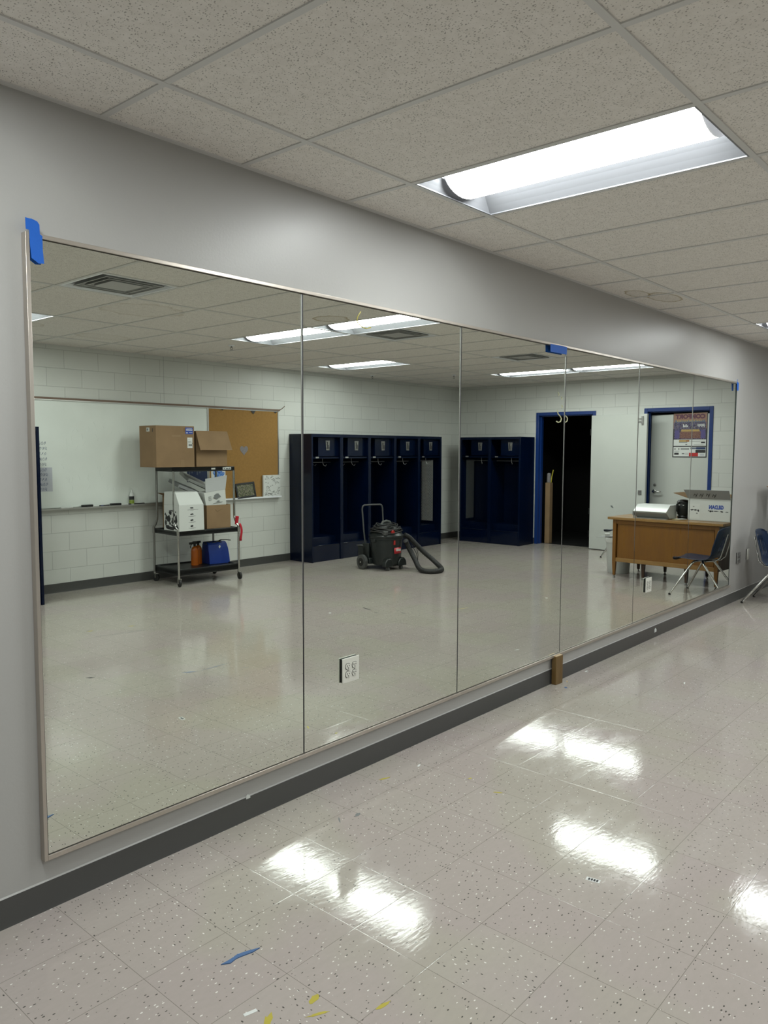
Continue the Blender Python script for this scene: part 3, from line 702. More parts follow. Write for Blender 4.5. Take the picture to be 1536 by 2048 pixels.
for i in range(46):
    x = random.uniform(4.2, 5.1); z = random.choice((random.uniform(1.1, 1.4), random.uniform(1.5, 1.9))); l_ = random.uniform(.02, .07)
    a = random.uniform(.8, 2.2); m.M = inv(wbd); m.tube([(x, D + .0162, z), (x + l_ * .5 * math.cos(a) + .006, D + .0162, z + l_ * .5 * math.sin(a)), (x + l_ * math.cos(a), D + .0162, z + l_ * math.sin(a))], .0009, 4)
m.build('faint_scribbles', mat('faint_marker_ghost', (.60, .64, .61), rough=.3), wbd)
ck = thing('cork_board', 'brown cork board to the right of the whiteboard', 'cork board', (6.78, D, .93))
m = W(ck); m.box(6.185, 7.375, D + .001, D + .014, BZ0, BZ1); m.build('cork_surface', 'cork', ck)
m = W(ck); m.box(6.181, 6.192, D + .001, D + .020, BZ0, BZ1); m.box(7.375, 7.392, D + .001, D + .020, BZ0, BZ1 + .010); m.box(6.181, 7.392, D + .001, D + .020, BZ1, BZ1 + .010); m.build('frame', 'alu', ck)
m = W(ck); m.box(6.181, 7.40, D + .001, D + .060, .940, .948); m.box(6.181, 7.40, D + .060, D + .064, .934, .955); m.build('ledge', 'enamel', ck)
for (x, w_, h_) in ((6.41, .022, .018), (6.93, .045, .05), (7.33, .03, .025)):
    m = MB(); m.prism([(x - w_, BZ1 - .001), (x + w_, BZ1 - .001), (x + w_ * .1, BZ1 - h_)], 'y', D + .0205, D + .0225); tag(m.build('torn_scrap', 'ink'), {6.41: 'tiny black torn scrap at the top left of the cork board', 6.93: 'larger black triangular scrap under the cork board top rail', 7.33: 'black scrap in the top right corner of the cork board'}[x], 'paper scrap')
# heart
m = MB(); hp = []
for i in range(28):
    t = 2 * PI * i / 28; hp.append((6.768 - .066 * math.sin(t) ** 3 * 1.05, 1.60 + .0045 * (13 * math.cos(t) - 5 * math.cos(2 * t) - 2 * math.cos(3 * t) - math.cos(4 * t))))
m.prism(hp, 'y', D + .0145, D + .0165); tag(m.build('paper_heart', 'silver'), 'silvery paper heart pinned on the cork board', 'decoration')
# framed team photo leaning on the ledge
fr = thing('framed_photo', 'small black framed group photo leaning on the cork board ledge', 'picture frame', (6.775, D + .058, .949)); th = math.radians(9)
F = Matrix.Rotation(math.radians(-4), 4, 'Y') @ Matrix.Rotation(th, 4, 'X')
m = MB(F); m.box(-.165, .165, -.008, .008, 0, .026); m.box(-.165, .165, -.008, .008, .184, .21); m.box(-.165, -.139, -.008, .008, .026, .184); m.box(.139, .165, -.008, .008, .026, .184); m.build('frame', 'black', fr, bevel=.002)
m = MB(F); m.box(-.139, .139, -.002, .002, .026, .184); m.build('photograph', 'photo', fr)
cv = thing('signed_canvas', 'white canvas covered in black signatures on the ledge by the lockers', 'canvas', (7.232, D + .036, .949))
m = MB(); m.box(-.155, .155, -.013, .013, 0, .302); m.build('canvas', 'white', cv, bevel=.003)
m = MB()
for i in range(60):
    x = random.uniform(-.14, .12); z = random.uniform(.02, .28); a = random.uniform(-.5, .9) * random.choice((1, 1, -1)); l_ = random.uniform(.02, .05)
    pts = [(x + l_ * t * math.cos(a) + .004 * math.sin(9 * t + i), .0134, min(.295, max(.006, z + l_ * t * math.sin(a) + .006 * math.sin(14 * t + i)))) for t in [k / 6 for k in range(7)]]
    m.tube(pts, .0014, 4)
m.build('signatures', 'ink', cv)
# erasers, markers, spray bottle on the tray
def eraser(x, lab):
    r = thing('board_eraser', lab, 'eraser', (x, D + .045, .9465), group='erasers on the pen tray')
    m = MB(); m.box(-.063, .063, -.022, .022, .008, .028); m.build('grip', 'black', r, bevel=.004)
    m = MB(); m.box(-.060, .060, -.020, .020, 0, .008); m.build('felt', 'ink', r)
eraser(4.47, 'black felt eraser on the tray, the one further left'); eraser(4.825, 'black felt eraser on the tray, the one nearer the spray bottle')
for (x, mm, cap, lab) in ((4.22, 'white', 'white', 'plain white marker on the pen tray, leftmost of the markers'), (4.59, 'white', 'penblue', 'white marker with a blue cap beside the left eraser'), (4.67, 'black', 'ink', 'black marker on the tray left of the right-hand eraser'), (4.95, 'white', 'ink', 'white marker with a black cap right of the right-hand eraser'), (5.13, 'black', 'ink', 'black marker on the tray right of the spray bottle')):
    r = thing('marker_pen', lab, 'marker', (x, D + .055, .9545), random.uniform(-.08, .08), 'markers on the pen tray')
    m = MB(); m.cyl((-.065, 0, 0), (.03, 0, 0), .008, n=12); m.build('barrel', mm, r)
    m = MB(); m.cyl((.03, 0, 0), (.068, 0, 0), .0085, n=12); m.build('cap', cap, r)
r = thing('spray_bottle', 'small white and green cleaner bottle standing on the pen tray', 'spray bottle', (5.035, D + .046, .9465))
m = MB(); m.lathe([(.026, 0), (.030, .006), (.030, .105), (.024, .13), (.014, .145)], n=24, sy=.8); m.build('bottle', 'white', r, smooth=50)
m = MB(); m.lathe([(.0306, .012), (.0306, .055)], n=24, sy=.8); m.build('label', 'greenp', r); m = MB(); m.lathe([(.0308, .057), (.0308, .10)], n=24, sy=.8); m.build('label', 'ink', r)
m = MB(); m.lathe([(.014, .145), (.012, .165), (.006, .18)], n=16); m.build('cap', 'white', r)
# handwritten sheets
for (x0, x1, z0, z1, lab) in ((3.80, 4.035, 1.41, 1.70, 'upper handwritten sheet on the whiteboard by the left locker'), (3.80, 4.085, 1.14, 1.405, 'lower lavender handwritten sheet on the whiteboard by the left locker')):
    r = thing('paper_sheet', lab, 'paper', ((x0 + x1) / 2, D + .0165, z0)); w_ = (x1 - x0) / 2
    m = MB(); m.box(-w_, w_, 0, .0012, 0, z1 - z0); m.build('sheet', 'board' if z0 > 1.3 else 'lavender', r)
    m = MB()
    n_ = 5
    for i in range(n_):
        z = (z1 - z0) * (i + .5) / n_
        for j in range(7):
            x = -w_ + .03 + j * .03 + (.01 if i % 2 else 0)
            m.tube([(x + .011 * math.cos(t * 1.3 + j), .0016, z + .016 * math.sin(t * (1 + (i + j) % 3 * .4))) for t in [k * .9 for k in range(8)]], .0015, 4)
    m.build('handwriting', 'penblue', r)
# two blue prints on the boards
r = thing('picture_print', 'dark blue print on the whiteboard just above the cart load', 'print', (6.0, D + .0165, 1.19)); m = MB(); m.box(-.155, .155, 0, .0015, 0, .225); m.build('sheet', 'pnavy', r)
m = MB()
for i in range(6): m.box(-.13 + .04 * i, -.11 + .04 * i, .0015, .002, .09 + .02 * (i % 3), .15 + .02 * (i % 2)); 
m.box(-.10, .06, .0015, .002, .16, .175); m.build('printed_pattern', 'steelblue', r)
r = thing('picture_print', 'bright blue flower print on the cork board behind the cart', 'print', (6.335, D + .0145, 1.13)); m = MB(); m.box(-.115, .115, 0, .0012, 0, .27); m.build('sheet', 'white', r)
m = MB(); pts = []
for i in range(26):
    t = 2 * PI * i / 26; rr = .085 + .015 * math.sin(5 * t + 1) + .008 * math.sin(9 * t); pts.append((.0 + rr * math.cos(t), .145 + rr * 1.1 * math.sin(t)))
m.prism(pts, 'y', .0012, .0018); m.build('flower', 'flower', r)

# ------------------------------------------------------------------ cart
CA = math.radians(4.6); cc = Vector((5.675, -5.445, 0))
cart = thing('utility_cart', 'tall chrome cart with three black shelves loaded with boxes', 'cart', tuple(cc), CA)
hx_, hy_ = .412, .285
for (z0, z1, hy2, hxx) in ((.122, .198, hy_, hx_ - .005), (.592, .650, hy_, hx_ - .002), (1.345, 1.398, .205, hx_ + .015)):
    m = MB(); m.box(-hxx, hxx, -hy2, hy2, z0 + .012, z1 - .014)
    m.box(-hxx, hxx, -hy2, -hy2 + .022, z0, z1); m.box(-hxx, hxx, hy2 - .022, hy2, z0, z1); m.box(-hxx, -hxx + .022, -hy2 + .022, hy2 - .022, z0, z1); m.box(hxx - .022, hxx, -hy2 + .022, hy2 - .022, z0, z1)
    sh = m.build('shelf', 'black', cart, bevel=.004)
    if z0 > 1:
        m = MB(); m.box(-.03 - .40, -.03 - .28, hy2, hy2 + .001, z0 + .018, z1 - .006); m.box(-.13, -.075, hy2, hy2 + .001, z0 + .02, z1 - .01)
        m = MB(); m.box(.255, .375, hy2, hy2 + .001, z0 + .016, z1 - .008); m.box(.095, .15, hy2, hy2 + .001, z0 + .02, z1 - .014); s2 = m.build('shelf_sticker', 'white', sh)
        m = MB(); m.box(.27, .285, hy2 + .001, hy2 + .0015, z0 + .024, z0 + .034); m.box(.30, .34, hy2 + .001, hy2 + .0015, z0 + .022, z0 + .03); m.box(.35, .365, hy2 + .001, hy2 + .0015, z0 + .022, z0 + .036); m.build('sticker_print', 'ink', sh)
for sx in (-1, 1):
    for sy in (-1, 1):
        m = MB(); x = sx * (hx_ + .004); y = sy * (hy_ + .004)
        m.tube([(x, y, .105), (x, y, .60), (x, y, .665), (x, y - sy * .045, .70), (x, y - sy * .085, .765), (x, y - sy * .088, .80), (x, y - sy * .088, 1.35)], .0135, 12)
        m.cyl((x, y, .59), (x, y, .67), .0165, n=12); lg = m.build('leg', 'chrome' if sy > 0 else 'dullsteel', cart, smooth=50)
        cs = MB(); cs.cyl((x, y, .085), (x, y, .108), .017, n=12); a = random.uniform(-.5, .5); o_ = Vector((.02 * math.sin(a), .02 * math.cos(a), 0))
        ax = Vector((math.cos(a), -math.sin(a), 0)); c0 = Vector((x, y, .045)) + o_
        for q_ in (-1, 1): cs.box(c0.x + ax.x * .018 * q_ - .003, c0.x + ax.x * .018 * q_ + .003, c0.y - .012, c0.y + .012, .04, .095)
        cs.box(c0.x - .022, c0.x + .022, c0.y - .014, c0.y + .014, .088, .095)
        cst = cs.build('caster', 'chrome', cart)
        m = MB(); m.cyl(tuple(c0 - ax * .012), tuple(c0 + ax * .012), .0445, n=24); m.build('wheel', 'rubber', cst)
CM = Matrix.Translation(cc) @ Matrix.Rotation(CA, 4, 'Z')
def cl(x, y, z): return tuple(CM @ Vector((x, y, z)))
# carton A
def carton(name, lab, loc, rz, w, d, h, mm='card', flaps=(), inner='cardin', open_=False):
    r = thing(name, lab, 'box', loc, rz); t = .004; w /= 2; d /= 2; m = MB()
    if open_:
        m.box(-w, w, -d, d, 0, t); m.box(-w, w, -d, -d + t, t, h); m.box(-w, w, d - t, d, t, h); m.box(-w, -w + t, -d + t, d - t, t, h); m.box(w - t, w, -d + t, d - t, t, h)
    else: m.box(-w, w, -d, d, 0, h)
    m.build('carton', mm, r, bevel=.003)
    for (side, l_, an) in flaps:     # an: 0 = flat outward, 90 = straight up, negative = hanging
        a = math.radians(an); m = MB()
        if side in '+y-y' and side[1] == 'y':
            s_ = 1 if side[0] == '+' else -1; p0 = (s_ * d, h); p1 = (s_ * (d + l_ * math.cos(a)), h + l_ * math.sin(a)); ex = w + .004
            m.hexa([(-ex, p0[0], p0[1] - .002), (ex, p0[0], p0[1] - .002), (ex * 1.02, p1[0], p1[1] - .002), (-ex * 1.02, p1[0], p1[1] - .002)], [(-ex, p0[0], p0[1] + .002), (ex, p0[0], p0[1] + .002), (ex * 1.02, p1[0], p1[1] + .002), (-ex * 1.02, p1[0], p1[1] + .002)])
        else:
            s_ = 1 if side[0] == '+' else -1; p0 = (s_ * w, h); p1 = (s_ * (w + l_ * math.cos(a)), h + l_ * math.sin(a)); ey = d + .002
            m.hexa([(p0[0], -ey, p0[1] - .002), (p0[0], ey, p0[1] - .002), (p1[0], ey * .99, p1[1] - .002), (p1[0], -ey * .99, p1[1] - .002)], [(p0[0], -ey, p0[1] + .002), (p0[0], ey, p0[1] + .002), (p1[0], ey * .99, p1[1] + .002), (p1[0], -ey * .99, p1[1] + .002)])
        m.build('flap', mm if mm != 'whitecard' else 'cardin', r)
    return r
bA = carton('cardboard_box', 'large closed brown carton on the cart top with a blue sticker', (5.245, -5.39, 1.400), math.radians(1), .512, .35, .478)
m = MB(); y = .175; m.box(.11, .145, y, y + .0008, .41, .455); m.build('torn_patch', 'cardin', bA)
# viewed through the mirror the +x side of the front face is on the right
m = MB(); m.box(.135, .238, y, y + .0009, .385, .462); st = m.build('blue_sticker', 'pblue', bA)
m = MB(); m.box(.145, .23, y + .0009, y + .0013, .427, .440); m.box(.15, .225, y + .0009, y + .0013, .449, .453); m.box(.185, .23, y + .0009, y + .0013, .402, .406); m.box(.147, .165, y + .0009, y + .0013, .395, .406); m.build('sticker_print', 'white', st)
m = MB(); m.box(.160, .229, y, y + .0009, .222, .345); st = m.build('shipping_label', 'white', bA)
m = MB()
for i in range(9): m.box(.175 + i * .0055, .1775 + i * .0055 + .001 * (i % 3), y + .0009, y + .0013, .245, .268)
for z, x0, x1 in ((.326, .17, .195), (.303, .165, .215), (.297, .165, .205), (.289, .17, .218), (.283, .165, .20)): m.box(x0, x1, y + .0009, y + .0013, z - .002, z)
m.box(.222, .231, y + .0009, y + .0014, .274, .282); m.build('barcode', 'ink', st)
m = MB(); m.box(.065, .115, y, y + .0006, .0, .085); m.box(-.05, .07, y, y + .0006, .352, .372); m.build('packing_tape', 'kraft', bA)
m = MB(); m.M = Matrix.Translation((-.2565, -.0, 0)); m.box(-.0005, 0, -.02, .045, .41, .455); st = m.build('small_label', 'white', bA)
m = MB(); m.M = Matrix.Translation((-.2570, -.0, 0)); m.box(-.0005, 0, -.012, .02, .42, .445); m.build('label_print', 'greyink', st); m = MB(); m.box(-.2572, -.256, .10, .112, .405, .445); m.build('hand_mark', 'ink', bA)
bB = carton('cardboard_box', 'smaller open carton on the cart top with its flap folded down', (5.755, -5.385, 1.400), math.radians(3), .435, .36, .425, flaps=(('+y', .245, -66), ('+x', .16, -80)), open_=True)
m = MB(); m.box(-.02, .05, .18, .1808, .0, .07); m.build('packing_tape', 'kraft', bB)
# white gable box with animal print
gb = thing('gable_box', 'tall white printed gable box at the front of the middle shelf', 'box', (5.408, -5.315, .651), math.radians(2))
w_, d_ = .172, .165
m = MB(); m.hexa([(-w_, -d_, 0), (w_, -d_, 0), (w_, d_, 0), (-w_, d_, 0)], [(-w_ + .004, -d_, .305), (w_ - .006, -d_, .305), (w_ - .006, d_, .305), (-w_ + .004, d_, .305)])
m.hexa([(-w_ + .004, -d_, .305), (w_ - .006, -d_, .305), (w_ - .006, d_, .305), (-w_ + .004, d_, .305)], [(-w_ + .006, -d_ + .01, .455), (w_ - .035, -d_ + .01, .455), (w_ - .035, d_ - .085, .455), (-w_ + .006, d_ - .085, .455)])
m.build('carton', 'whitecard', gb, bevel=.003)
m = MB(); yy_ = d_ + .0006
def blob(cx, cz, rx, rz_, n=9, seed=0): return [(cx + rx * (1 + .35 * math.sin(3 * i + seed)) * math.cos(2 * PI * i / n), cz + rz_ * (1 + .3 * math.cos(5 * i + seed)) * math.sin(2 * PI * i / n)) for i in range(n)]
for i, z in enumerate((.27, .195, .125, .055)):
    m.prism(blob(0, z, .022, .010, 10, i), 'y', d_, yy_); m.box(-.045 - .012 * (i == 0), .05 + .04 * (i == 0), d_, yy_, z - .024, z - .021); m.box(-.02, .025, d_, yy_, z - .031, z - .029)
m.build('printed_marks', 'ink', gb)
m = MB()
for (cy, cz, ry, rz_, sd) in ((-.06, .14, .035, .05, 1), (.035, .12, .030, .045, 2), (-.02, .21, .03, .02, 5), (.10, .13, .022, .05, 3), (-.12, .09, .02, .03, 4), (-.01, .03, .10, .022, 6), (.07, .045, .05, .025, 7), (.0, .235, .05, .008, 8), (-.11, .15, .018, .03, 9), (.06, .19, .02, .018, 10), (-.03, .085, .02, .015, 11), (.02, .065, .025, .012, 12), (-.08, .04, .04, .03, 13), (.11, .04, .03, .035, 14), (-.13, .19, .012, .016, 15), (.09, .225, .012, .006, 16)):
    m.prism(blob(cy, cz, ry, rz_, 11, sd), 'x', -w_ - .0012, -w_ + .001)
m.build('black_patches', 'ink', gb)
# brown carton behind + brown carton to the right + white open carton stuck in it
bk = carton('cardboard_box', 'open brown carton at the back of the middle shelf, behind the white box', (5.575, -5.60, .651), CA, .41, .20, .40, flaps=(('-x', .07, 25),), open_=True)
bR = carton('cardboard_box', 'brown carton on the right of the middle shelf holding a white carton', (5.815, -5.30, .651), CA, .335, .27, .285, open_=True)
m = MB(); m.tube([(-.05, .1365, .23), (-.02, .1365, .20), (.0, .1365, .215), (.06, .1365, .235)], .0015, 4); m.build('printed_mark', 'cardin', bR)
wc = thing('white_carton', 'white printed carton with its lid flap raised, stuck in the right-hand carton', 'box', (5.80, -5.27, .85), CA)
F = Matrix.Rotation(math.radians(-7), 4, 'Y')
m = MB(F); m.hexa([(-.13, -.09, -.12), (.13, -.09, -.12), (.13, .08, -.12), (-.13, .08, -.12)], [(-.15, -.09, .255), (.15, -.09, .255), (.15, .09, .255), (-.15, .09, .255)]); m.build('carton', 'whitecard', wc, bevel=.002)
m = MB(F); m.hexa([(-.13, .088, .253), (.15, .088, .253), (.24, .02, .41), (-.07, .02, .41)], [(-.13, .092, .257), (.15, .092, .257), (.24, .024, .414), (-.07, .024, .414)]); m.build('flap', 'greycard', wc)
m = MB(F @ Matrix.Rotation(math.radians(-1.6), 4, 'X')); 
m.prism(blob(.02, .19, .045, .030, 11, 3), 'y', .088, .0935); m.prism(blob(.03, .13, .02, .006, 9, 3), 'y', .086, .0925)
for z in (.20, .18, .16): m.box(-.10, -.06, .088, .0930, z, z + .003)
m.box(-.04, .09, .085, .0915, .112, .115); m.build('printed_marks', 'greyink', wc)
for (x, y, z, rx, ry, rz_, w2, lab, mm) in ((5.64, -5.615, 1.11, 14, 22, 4, .38, 'grey flat mailer leaning out of the rear carton, lower of the two', 'greycard'), (5.78, -5.63, 1.195, 20, 24, 4, .34, 'pale flat mailer lying across the rear carton, upper of the two', 'whitecard')):
    r = thing('mailer_envelope', lab, 'envelope', (x, y, z)); F = Matrix.Rotation(math.radians(rz_), 4, 'Z') @ Matrix.Rotation(math.radians(ry), 4, 'Y') @ Matrix.Rotation(math.radians(-rx), 4, 'X')
    m = MB(F); m.box(-w2 / 2, w2 / 2, -.13, .15, 0, .045); m.build('envelope', mm, r, bevel=.006)
    m = MB(F); m.box(-w2 / 2 + .02, w2 / 2 - .02, .1502, .1515, .006, .012); m.build('edge_print', 'ink', r)
# bottom shelf
def bottle(x, y, lab, grp='orange cleaner bottles'):
    r = thing('spray_bottle', lab, 'spray bottle', cl(x, y, .185), 0, grp)
    m = MB(); m.lathe([(.046, 0), (.050, .008), (.050, .17), (.046, .20), (.030, .225), (.014, .235)], n=24, sy=.75); m.build('bottle', 'orange', r, smooth=50)
    m = MB(); m.lathe([(.016, .235), (.016, .262)], n=16); m.box(-.075, .035, -.011, .011, .262, .288); m.tube([(-.045, 0, .262), (-.06, 0, .24), (-.055, 0, .215)], .006, 8); m.build('trigger', 'black', r, bevel=.002)
bottle(-.03, .0, 'orange spray bottle on the cart bottom shelf, fully visible'); bottle(.060, -.07, 'orange spray bottle on the cart bottom shelf, half hidden by the blue bag')
tb = thing('tote_bag', 'royal blue tote bag with black handles on the cart bottom shelf', 'bag', cl(.272, .0, .185), CA + math.radians(3))
m = MB(); rowsb = []
for z, w_, d_, off in ((0, .140, .095, 0), (.005, .145, .10, 0), (.10, .142, .098, -.004), (.19, .136, .090, -.008), (.240, .130, .078, -.010), (.268, .124, .060, -.012), (.276, .118, .050, -.013)):
    ring_ = []
    for i in range(28):
        t = 2 * PI * i / 28; c_, s_ = math.cos(t), math.sin(t); e = .05
        px = w_ * math.copysign(abs(c_) ** e, c_) + off * 2; py = d_ * math.copysign(abs(s_) ** e, s_)
        nz = noise.noise(Vector((px * 14, py * 14, z * 12))) * .010
        ring_.append((px + nz * .5, py + nz, z + (nz if z > .2 else 0)))
    rowsb.append(ring_ + [ring_[0]])
m.grid(rowsb); m.add(rowsb[0][:-1], [tuple(range(28))]); m.build('bag', 'bluefab', tb, smooth=28)
m = MB(); m.tube([(-.10, .045, .26), (-.14, .055, .285), (-.19, .05, .275), (-.17, .04, .25), (-.10, .055, .258), (0, .06, .275), (.05, .06, .262)], .006, 6); m.build('handle', 'black', tb); m = MB(); m.tube([(.03, -.03, .262), (.08, -.02, .285), (.15, -.01, .28), (.21, .0, .272)], .006, 6); m.build('handle', 'black', tb)
m = MB(); m.prism(blob(.0, .215, .011, .018, 8, 1), 'y', .086, .094); m.build('logo', 'white', tb)
# red strap tied to the right leg
rs = thing('red_strap', 'red webbing strap tied round the right leg of the cart', 'strap', cl(hx_ + .004, hy_ - .04, .55))
m = MB(); m.cyl((.0, .0, .13), (0, .02, .23), .020, .022, n=12); m.build('knot', 'redfab', rs)
m = MB(); m.grid([[(x + .010 * math.sin(t * 5), .03 + .01 * math.sin(t * 4), .14 - t * .22) for x in (.012 + t * .028, .045 + t * .03)] for t in [i / 8 for i in range(9)]]); m.build('tail', 'redfab', rs, thick=.003)

# ------------------------------------------------------------------ wet/dry vacuum
a0 = Vector((7.754, -4.564, 0)); a1 = Vector((8.255, -4.235, 0)); axd = (a1 - a0).normalized()
fwd = Vector((axd.y, -axd.x, 0));
if fwd.dot(Vector((-1, 1, 0))) < 0: fwd = -fwd
axd = Vector((.985, .172, 0)).normalized(); fwd = Vector((-axd.y, axd.x, 0)); cen = Vector((7.93, -4.31, 0))
# local frame: +x = along the axle (to the right in the mirror), +y = front of the machine
vz = math.atan2(axd.y, axd.x)
vac = thing('shop_vacuum', 'black wheeled wet and dry vacuum with a ribbed hose', 'vacuum cleaner', tuple(cen), vz)
m = MB(); m.lathe([(.175, .065), (.195, .075), (.205, .12), (.213, .33), (.222, .405), (.232, .41), (.232, .43), (.222, .435)], n=40); m.build('tank', 'vac', vac, smooth=40)
m = MB(); m.lathe([(.236, .432), (.24, .44), (.24, .462), (.225, .472), (.20, .51), (.175, .56), (.12, .60), (.07, .62), (.03, .625)], n=40); hd = m.build('motor_head', 'vac', vac, smooth=40)
m = MB(); m.tube([(-.08, .0, .60), (-.06, .0, .635), (.0, .0, .65), (.06, .0, .635), (.08, .0, .60)], .017, 10); m.build('carry_handle', 'vacgloss', hd)
for i, (r_, z_) in enumerate(((.190, .548), (.200, .528), (.172, .570), (.212, .508), (.150, .590), (.128, .605), (.205, .540), (.182, .560))):
    m = MB(); m.tube([(r_ * math.cos(t) * 1.06, r_ * math.sin(t), z_ + .014 * math.sin(3 * t + 1.7 * i)) for t in [2 * PI * k / 36 for k in range(36)]], .0075, 6, closed=True); m.build('power_cord', 'rubber', vac)
m = MB(); m.box(-.17, -.11, .12, .185, .475, .53); m.build('control_panel', 'vacgrey', hd, bevel=.01)
fy = .214
m = MB(); m.cyl((-.045, .175, .525), (-.052, .212, .512), .024, n=18); m.build('dial', 'red', hd)['label'] = 'round red dial'
m = MB(); m.box(-.045, -.027, .205, .232, .345, .405); m.build('tank_latch', 'red', vac, bevel=.003)['label'] = 'small red latch'
# curved label
def onring(ang, z, r_): return (r_ * math.sin(ang), r_ * math.cos(ang), z)
m = MB(); m.grid([[onring(-.16 + .60 * j / 8, z, .2205) for j in range(9)] for z in (.225, .305)]); lab_ = m.build('label', 'redlab', vac, thick=.002); lab_['label'] = 'red label with white lettering'
ang = .14; nrm = Vector((math.sin(ang), math.cos(ang), 0)); o_ = nrm * .2245 + Vector((0, 0, .272))
text('RIDGID', .042, 'white', vac, Matrix.Translation(vac.location) @ Matrix.Rotation(vz, 4, 'Z') @ frame(o_, Vector((0, 0, 1)).cross(nrm), (0, 0, 1)), width=.088, bold=.0012, ext=.003)
for s_ in (-1, 1):   # front caster pods
    px = s_ * .115
    m = MB(); m.prism([(px - .075, .055), (px + .075, .055), (px + .065, .12), (px + .03, .165), (px - .03, .165), (px - .065, .12)], 'y', .13, .215); m.build('caster_pod', 'vac', vac, bevel=.012)
    m = MB(); m.cyl((px - .014, .175, .028), (px + .014, .175, .028), .028, n=16); m.cyl((px, .175, .03), (px, .175, .06), .008, n=8); m.build('caster', 'vacgrey', vac)
m = MB(); m.box(-.245, .245, -.24, -.05, .075, .155); m.prism([(-.21, .13), (-.23, .35), (-.10, .35), (-.10, .13)], 'x', -.23, -.19); m.prism([(-.21, .13), (-.23, .35), (-.10, .35), (-.10, .13)], 'x', .19, .23)
m.box(-.23, .23, -.335, -.14, .12, .30); m.build('dolly', 'vac', vac, bevel=.01)
m = MB(); m.box(-.245, .245, -.35, -.20, .30, .312); m.build('tool_tray', 'vacgrey', vac, bevel=.004)
for s_ in (-1, 1):
    m = MB(); x = s_ * .285
    m.tube([(x - .024, -.16, .098), (x - .02, -.16, .098), (x + .02, -.16, .098), (x + .024, -.16, .098)], [.085, .098, .098, .085], 36)
    wh = m.build('wheel', 'vacgrey', vac, smooth=40); m = MB(); m.cyl((x - .027, -.16, .098), (x + .027, -.16, .098), .055, n=24); m.build('hub', 'rubber', wh); m = MB(); m.cyl((x - .031, -.16, .098), (x + .031, -.16, .098), .012, n=12); m.build('axle_cap', 'chrome', wh)
m = MB(); hp_ = [(-.165, -.235, .28), (-.172, -.27, .50), (-.178, -.30, .80), (-.165, -.303, .838), (-.14, -.305, .85), (0, -.306, .853), (.14, -.305, .85), (.165, -.303, .838), (.178, -.30, .80), (.172, -.27, .50), (.165, -.235, .28)]
m.tube(hp_, .011, 10); m.build('push_handle', 'vacgrey', vac, smooth=50)
for s_ in (-1, 1):
    m = MB(); m.box(s_ * .21 - .03, s_ * .21 + .03, -.04, .05, .375, .425); m.build('side_clip', 'vac', vac, bevel=.012)
# hose: from the head, out over the floor, U-turn and back to the tank port (room coordinates)
P = [(8.10, -4.13, .46), (8.17, -4.10, .42), (8.24, -4.045, .33), (8.31, -3.96, .22), (8.36, -3.86, .13), (8.34, -3.74, .065), (8.27, -3.63, .034), (8.16, -3.55, .030), (8.03, -3.53, .030), (7.95, -3.59, .030), (7.95, -3.70, .033), (8.02, -3.82, .06), (8.09, -3.93, .13), (8.11, -4.02, .23), (8.08, -4.06, .33), (8.03, -4.05, .39)]
def catmull(P, k=10):
    out = []
    P = [Vector(p) for p in P]; Q = [P[0] * 2 - P[1]] + P + [P[-1] * 2 - P[-2]]
    for i in range(1, len(Q) - 2):
        for j in range(k):
            t = j / k; out.append(.5 * ((2 * Q[i]) + (-Q[i - 1] + Q[i + 1]) * t + (2 * Q[i - 1] - 5 * Q[i] + 4 * Q[i + 1] - Q[i + 2]) * t * t + (-Q[i - 1] + 3 * Q[i] - 3 * Q[i + 1] + Q[i + 2]) * t ** 3))
    out.append(P[-1]); return out
hp_ = catmull(P, 14)
m = W(vac); m.tube([tuple(p) for p in hp_], [.0325 + .0022 * math.sin(i * 2.1) for i in range(len(hp_))], 14); m.build('hose', 'rubber', vac, smooth=50)
m = W(vac); m.tube([(8.12, -4.02, .33), (8.15, -3.96, .22), (8.17, -3.95, .12), (8.20, -3.97, .20), (8.20, -4.0, .30)], .004, 6); m.build('loose_cord', 'rubber', vac)

# ------------------------------------------------------------------ desk
DX, DZ = 9.245, .770
desk = thing('teacher_desk', 'golden oak teacher desk with short tapered legs', 'desk', (9.62, -1.02, 0), math.radians(2.6))
